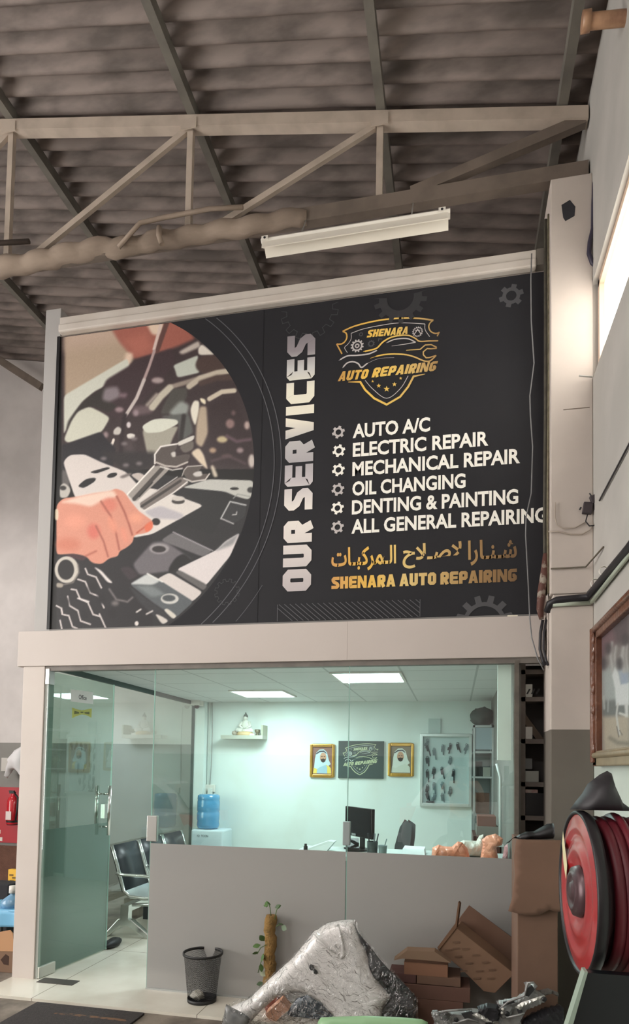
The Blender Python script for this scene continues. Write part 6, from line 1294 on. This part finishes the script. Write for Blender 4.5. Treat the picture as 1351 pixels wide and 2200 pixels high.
YK = .10; a = lb(-40,2003,YK); b = lb(31,2003,YK)
t = thing('torn_carton', 'torn tan cardboard carton with a hole beside the door post', 'carton', ((a.x+b.x)/2,YK+.1,-.02)); zc = lb(0,2040,YK).z
mb = MB(); mb.box(a.x,b.x,YK,YK+.28,-.019,zc); mb.build('body', card2_m, t, bevel=.004)
P = pxs([(-40,2042),(32,2044),(28,2005),(22,1998),(-40,2010)], YK); mb = MB(); mb.prism([(x,YK-.004,z) for x, z in P], (0,.008,0)); mb.build('raised_flap', mat('flap_tan', (182,140,104), .9), t)
P = pxs([(1,2062),(12,2050),(19,2055),(18,2074),(8,2072)], YK-.002); mb = MB(); mb.prism([(x,YK-.0015,z) for x, z in P], (0,.001,0)); mb.build('hole', mat('carton_hole', (62,42,32), .9), t)

# ------------------------------------------------------------------ hall lamps added out of view to brighten the hall
for i, (x, y, k, lab) in enumerate(((-5.5,-3.2,1,'added unseen hall lamp left behind the photographer'),(-3.0,-3.2,1,'added unseen hall lamp above the photographer'),(-5.5,-6.4,1,'added unseen hall lamp at the far left rear of the hall'),(-1.9,-6.4,1,'added unseen hall lamp at the rear of the hall'),(-6.6,1.3,.9,'added unseen hall lamp beside the office, left of the picture'))):
    z = 5.2; t = thing('added_hall_lamp', lab, 'ceiling light', (x,y,z), group='added hall lamps')
    mb = MB(); mb.box(x-.62,x+.62,y-.05,y+.05,z+.02,z+.06); mb.build('housing', white_m, t); mb = MB(); mb.tube([(x-.5,y,z+.06),(x-.5,y,roof_z(x)-.02)], .006, 6); mb.tube([(x+.5,y,z+.06),(x+.5,y,roof_z(x)-.02)], .006, 6); mb.build('hanger', wire_m, t)
    for up, e in ((0, 1.0), (1, .32)) if y < 0 else ((0, 1.0),):  # the weaker upward glow is added to brighten the roof ribs
        ld = bpy.data.lights.new('added_lamp_glow', 'AREA'); ld.shape = 'RECTANGLE'; ld.size = 1.2; ld.size_y = .16; ld.energy = ADDED_LAMP_W*e*k; ld.color = (1.0,.955,.905); lo = bpy.data.objects.new('added_lamp_glow', ld); COL.objects.link(lo); lo.location = (0,0,.07 if up else 0.0); lo.rotation_euler = (math.pi*up,0,0); lo.parent = t
# ------------------------------------------------------------------ behind the photographer: what the office glass mirrors
def build_car(name, lab, xr, y, length, height, paint, facing=1):
    """a parked car side-on; its rear end at xr, nose towards -X when facing = 1"""
    t = thing(name, lab, 'car', (xr-facing*length/2, y, -.02)); z0 = -.02; W2 = .86
    def X(u): return xr-facing*u*length
    body = [(0.00,.42),(.005,.62),(.02,.80),(.06,.86),(.30,.88),(.66,.86),(.84,.80),(.96,.66),(1.0,.50),(.99,.30),(.90,.26),(.86,.26),(.10,.26),(.02,.28)]
    kz = height/1.45
    def prismY(mb, pts, w, w2=None):
        w2 = w2 or w; n = len(pts); vs = []
        for s, k in ((-1,1),(1,1)): vs += [(X(u), y+s*(w2 if z > .84 else w), z0+z*kz) for u, z in pts]
        mb.add(vs, [tuple(range(n))[::-1], tuple(range(n, 2*n))]+[(i, (i+1) % n, n+(i+1) % n, n+i) for i in range(n)])
    mb = MB(); prismY(mb, body, W2, W2-.06); mb.build('body', paint, t, bevel=.06)
    roof = [(.03,.84),(.10,1.20),(.17,1.38),(.30,1.45),(.45,1.45),(.54,1.38),(.70,.84)]; mb = MB(); n = len(roof); vs = []
    for s in (-1,1): vs += [(X(u), y+s*(W2-.06-.26*(z-.84)/.61), z0+z*kz) for u, z in roof]
    mb.add(vs, [tuple(range(n))[::-1], tuple(range(n, 2*n))]+[(i, (i+1) % n, n+(i+1) % n, n+i) for i in range(n)]); mb.build('cabin', paint, t, bevel=.05)
    win = mat(name+'_window', (30,34,38), .08)
    for s in (-1,1):
        for q in ([(.09,.92),(.13,1.18),(.19,1.34),(.335,1.37),(.335,.92)], [(.36,.92),(.36,1.37),(.45,1.37),(.52,1.31),(.63,.92)]):
            mb = MB(); mb.add([(X(u), y+s*(W2-.055-.26*(z-.84)/.61+.004), z0+z*kz) for u, z in q], [tuple(range(len(q)))]); mb.build('side_window', win, t, solid=.006)
    for q, nm in (([(.045,.92),(.10,1.17),(.16,1.33)], 'rear_window'), ([(.67,.92),(.60,1.15),(.55,1.33)], 'windscreen')):
        mb = MB(); d = -.01 if nm == 'rear_window' else .012; vs = []
        for s in (-1,1): vs += [(X(u+d), y+s*(W2-.16-.26*(z-.84)/.61), z0+z*kz+.01) for u, z in q]
        mb.add(vs, [(0,1,4,3),(1,2,5,4)]); mb.build(nm, win, t, solid=.006)
    tyre = mat(name+'_tyre', (26,26,28), .8); rim = mat(name+'_rim', (170,170,172), .3, .7)
    for u in (.18,.81):
        for s in (-1,1):
            mb = MB(); yy = y+s*(W2-.10); mb.lathe([(-.10,.20),(-.11,.30),(-.08,.325),(.08,.325),(.11,.30),(.10,.20)], (X(u),yy,z0+.326), 'Y', 28); w = mb.build('wheel', tyre, t); mb = MB(); mb.lathe([(-.112,.0),(-.105,.06),(-.09,.20),(.09,.20),(.105,.06),(.112,.0)], (X(u),yy,z0+.326), 'Y', 20); mb.build('rim', rim, w)
    for s in (-1,1):
        mb = MB(); mb.prism([(X(-.004), y+s*(W2-.03), z0+z*kz) for z in (.62,.82)]+[(X(.055), y+s*(W2-.0), z0+.84*kz), (X(.035), y+s*(W2+.0), z0+.64*kz)], (0,-s*.22,0)); mb.build('tail_light', mat(name+'_red_lamp', (200,30,34), .2, coat=.5), t)
        mb = MB(); mb.prism([(X(.975), y+s*(W2-.01), z0+.62*kz),(X(.995), y+s*(W2-.1), z0+.56*kz),(X(.93), y+s*(W2+.004), z0+.70*kz)], (0,-s*.2,0)); mb.build('head_lamp', mat(name+'_lamp', (220,224,226), .15), t)
    for s in (-1,1): mb = MB(); mb.box(min(X(.26),X(.30)), max(X(.26),X(.30)), y+s*(W2-.04)-.02, y+s*(W2-.04)+.02, z0+.76*kz, z0+.79*kz); mb.build('door_handle', paint, t)
    mb = MB(); mb.box(min(X(-.012),X(.03)), max(X(-.012),X(.03)), y-W2+.06, y+W2-.06, z0+.38*kz, z0+.50*kz); mb.build('bumper', paint, t, bevel=.02)
    return t
yc = -6.6; xq = onY(414, 1740, 6.6-.86).x
build_car('silver_car', 'silver car with red tail lamp parked behind the photographer, mirrored in the glass', xq, yc, 4.3, 1.40, mat('car_silver', (198,198,200), .25, .3, coat=.6))
xs_ = onY(888, 1640, 6.5).x
build_car('white_suv', 'white tall car parked behind the photographer on the right, mirrored in the glass', xs_-.15, -6.7, 4.4, 1.80, mat('car_white', (236,236,236), .2, coat=.7), -1)
mb = MB(); 
# the photographer
def skin_mesh(name, chains, parent, m, sub=2):
    """chains: lists of (key, xyz, radius); equal keys are the same joint"""
    bm = bmesh.new(); lay = bm.verts.layers.skin.verify(); J = {}
    for ch in chains:
        prev = None
        for k, p, r in ch:
            if k not in J:
                v = bm.verts.new(Vector(p)-world_loc(parent)); v[lay].radius = (r, r) if not isinstance(r, tuple) else r; v[lay].use_root = not J; J[k] = v
            v = J[k]
            if prev is not None and prev != v and bm.edges.get((prev, v)) is None: bm.edges.new((prev, v))
            prev = v
    me = bpy.data.meshes.new(name); bm.to_mesh(me); bm.free(); o = bpy.data.objects.new(name, me); COL.objects.link(o); o.parent = parent; me.materials.append(m)
    k = o.modifiers.new('skin', 'SKIN'); k.use_smooth_shade = True; k = o.modifiers.new('sub', 'SUBSURF'); k.levels = sub; k.render_levels = sub
    return o
PXc, PYc = .09, -4.70; G = -.02
ph = thing('person', 'person in a peach T-shirt holding up a phone, mirrored in the office glass', 'person', (PXc, PYc, G))
skin_c = mat('skin', (150,106,84), .55); hairm = mat('dark_hair', (28,24,24), .7)
pel = ('pel',(PXc,PYc,.95),(.15,.11)); ch_ = [[pel,('sp',(PXc,PYc,1.10),(.14,.10)),('chest',(PXc,PYc+.01,1.30),(.17,.115)),('nk',(PXc,PYc+.01,1.46),.060),('hd0',(PXc-.01,PYc+.03,1.55),.075),('hd1',(PXc-.015,PYc+.035,1.64),.092),('hd2',(PXc-.015,PYc+.03,1.70),.070)]]
PH = Vector((.0,-4.345,1.595))
for s, nm in ((-1,'l'),(1,'r')):
    wr_ = Vector((PH.x+s*.085, PH.y-.075, PH.z-.075)); pm = Vector((PH.x+s*.062, PH.y-.028, PH.z-.035))
    ch_.append([('chest',None,0),(nm+'sh',(PXc+s*.19,PYc,1.40),.065),(nm+'el',(PXc+s*.27,PYc+.14,1.19),.045),(nm+'wr',tuple(wr_),.028),(nm+'pm',tuple(pm),.028)])
    for f in range(4):
        b = pm+Vector((-s*.004,.016,.022-f*.017)); L = (.030,.034,.032,.026)[f]
        ch_.append([(nm+'pm',None,0),(nm+'f%da' % f,tuple(b+Vector((s*.004,.012,.006))),.0095),(nm+'f%db' % f,tuple(b+Vector((-s*.012,.014+L*.35,.008))),.0085),(nm+'f%dc' % f,tuple(b+Vector((-s*.030,.012+L*.25,.006))),.0075)])
    ch_.append([(nm+'pm',None,0),(nm+'ta',tuple(pm+Vector((-s*.006,-.008,.030))),.011),(nm+'tb',tuple(pm+Vector((-s*.024,-.004,.048))),.0095)])
    ch_.append([('pel',None,0),(nm+'hp',(PXc+s*.10,PYc,.88),.095),(nm+'kn',(PXc+s*.12,PYc+.02,.49),.062),(nm+'an',(PXc+s*.13,PYc-.02,.09),.042),(nm+'to',(PXc+s*.14,PYc+.15,.03),.035)])
pos = {k: (p, r) for c in ch_ for k, p, r in c if p is not None}
ch_ = [[(k, *(pos[k] if p is None else (p, r))) for k, p, r in c] for c in ch_]
skin_mesh('body', ch_, ph, skin_c)
shirt = mat('peach_shirt', (232,164,118), .8); trs = mat('dark_trousers', (54,56,66), .8)
skin_mesh('shirt', [[('a',(PXc,PYc,.90),(.17,.13)),('b',(PXc,PYc,1.10),(.165,.125)),('c',(PXc,PYc+.01,1.30),(.19,.135)),('d',(PXc,PYc+.01,1.425),(.085,.08))],[('c',(PXc,PYc+.01,1.30),(.19,.135)),('e',(PXc-.19,PYc,1.40),.078),('f',(PXc-.245,PYc+.10,1.26),.066)],[('c',(PXc,PYc+.01,1.30),(.19,.135)),('g',(PXc+.19,PYc,1.40),.078),('h',(PXc+.245,PYc+.10,1.26),.066)]], ph, shirt)
skin_mesh('trousers', [[('p',(PXc,PYc,.95),(.16,.12)),('q',(PXc-.10,PYc,.86),.108),('r',(PXc-.12,PYc+.02,.49),.078),('s',(PXc-.13,PYc-.015,.10),.062)],[('p',(PXc,PYc,.95),(.16,.12)),('t',(PXc+.10,PYc,.86),.108),('u',(PXc+.12,PYc+.02,.49),.078),('v',(PXc+.13,PYc-.015,.10),.062)]], ph, trs)
hc = Vector((PXc-.015, PYc+.03, 1.66))
mb = MB(); mb.ball(hc+Vector((0,-.018,.022)), (.090,.100,.098), 20, 12); mb.v = [v if v.z > hc.z-.02 or v.y < hc.y-.02 else Vector((v.x,v.y-.03,v.z+.02)) for v in mb.v]; mb.build('hair', hairm, ph)
mb = MB(); fz = hc.z-.05
for s in (-1,1): mb.ball((hc.x+s*.034,hc.y+.082,hc.z-.03), (.014,.010,.008), 10, 6)
mb.build('eyes', mat('eye_white', (220,214,206), .4), ph)
mb = MB(); mb.tube([(hc.x,hc.y+.085,hc.z-.03),(hc.x,hc.y+.108,hc.z-.065),(hc.x,hc.y+.09,hc.z-.078)], [.009,.016,.010], 8); mb.build('nose', skin_c, ph)
mb = MB(); mb.ball((hc.x,hc.y+.083,hc.z-.104), (.026,.012,.008), 12, 6); mb.build('mouth', mat('lips', (130,76,70), .5), ph)
for s in (-1,1): mb = MB(); mb.ball((hc.x+s*.092,hc.y-.005,hc.z-.045), (.012,.022,.032), 10, 8); mb.build('ear', skin_c, ph)
for s in (-1,1): mb = MB(); mb.ball((PXc+s*.14,PYc+.07,G+.045), (.05,.13,.045), 14, 8); mb.build('shoe', dark_m, ph)
t = thing('phone', 'dark phone held up before the face of the photographer', 'phone', (PH.x, PH.y, PH.z-.075))
mb = MB(); mb.box(PH.x-.037,PH.x+.037,PH.y-.004,PH.y+.004,PH.z-.12,PH.z+.04); mb.build('case', black_gloss, t, bevel=.004)
mb = MB(); mb.box(PH.x-.034,PH.x+.034,PH.y-.0052,PH.y-.004,PH.z-.115,PH.z+.035); mb.build('display', mat('phone_display', (40,44,50), .1, emit=(150,170,180), estr=.4), t)
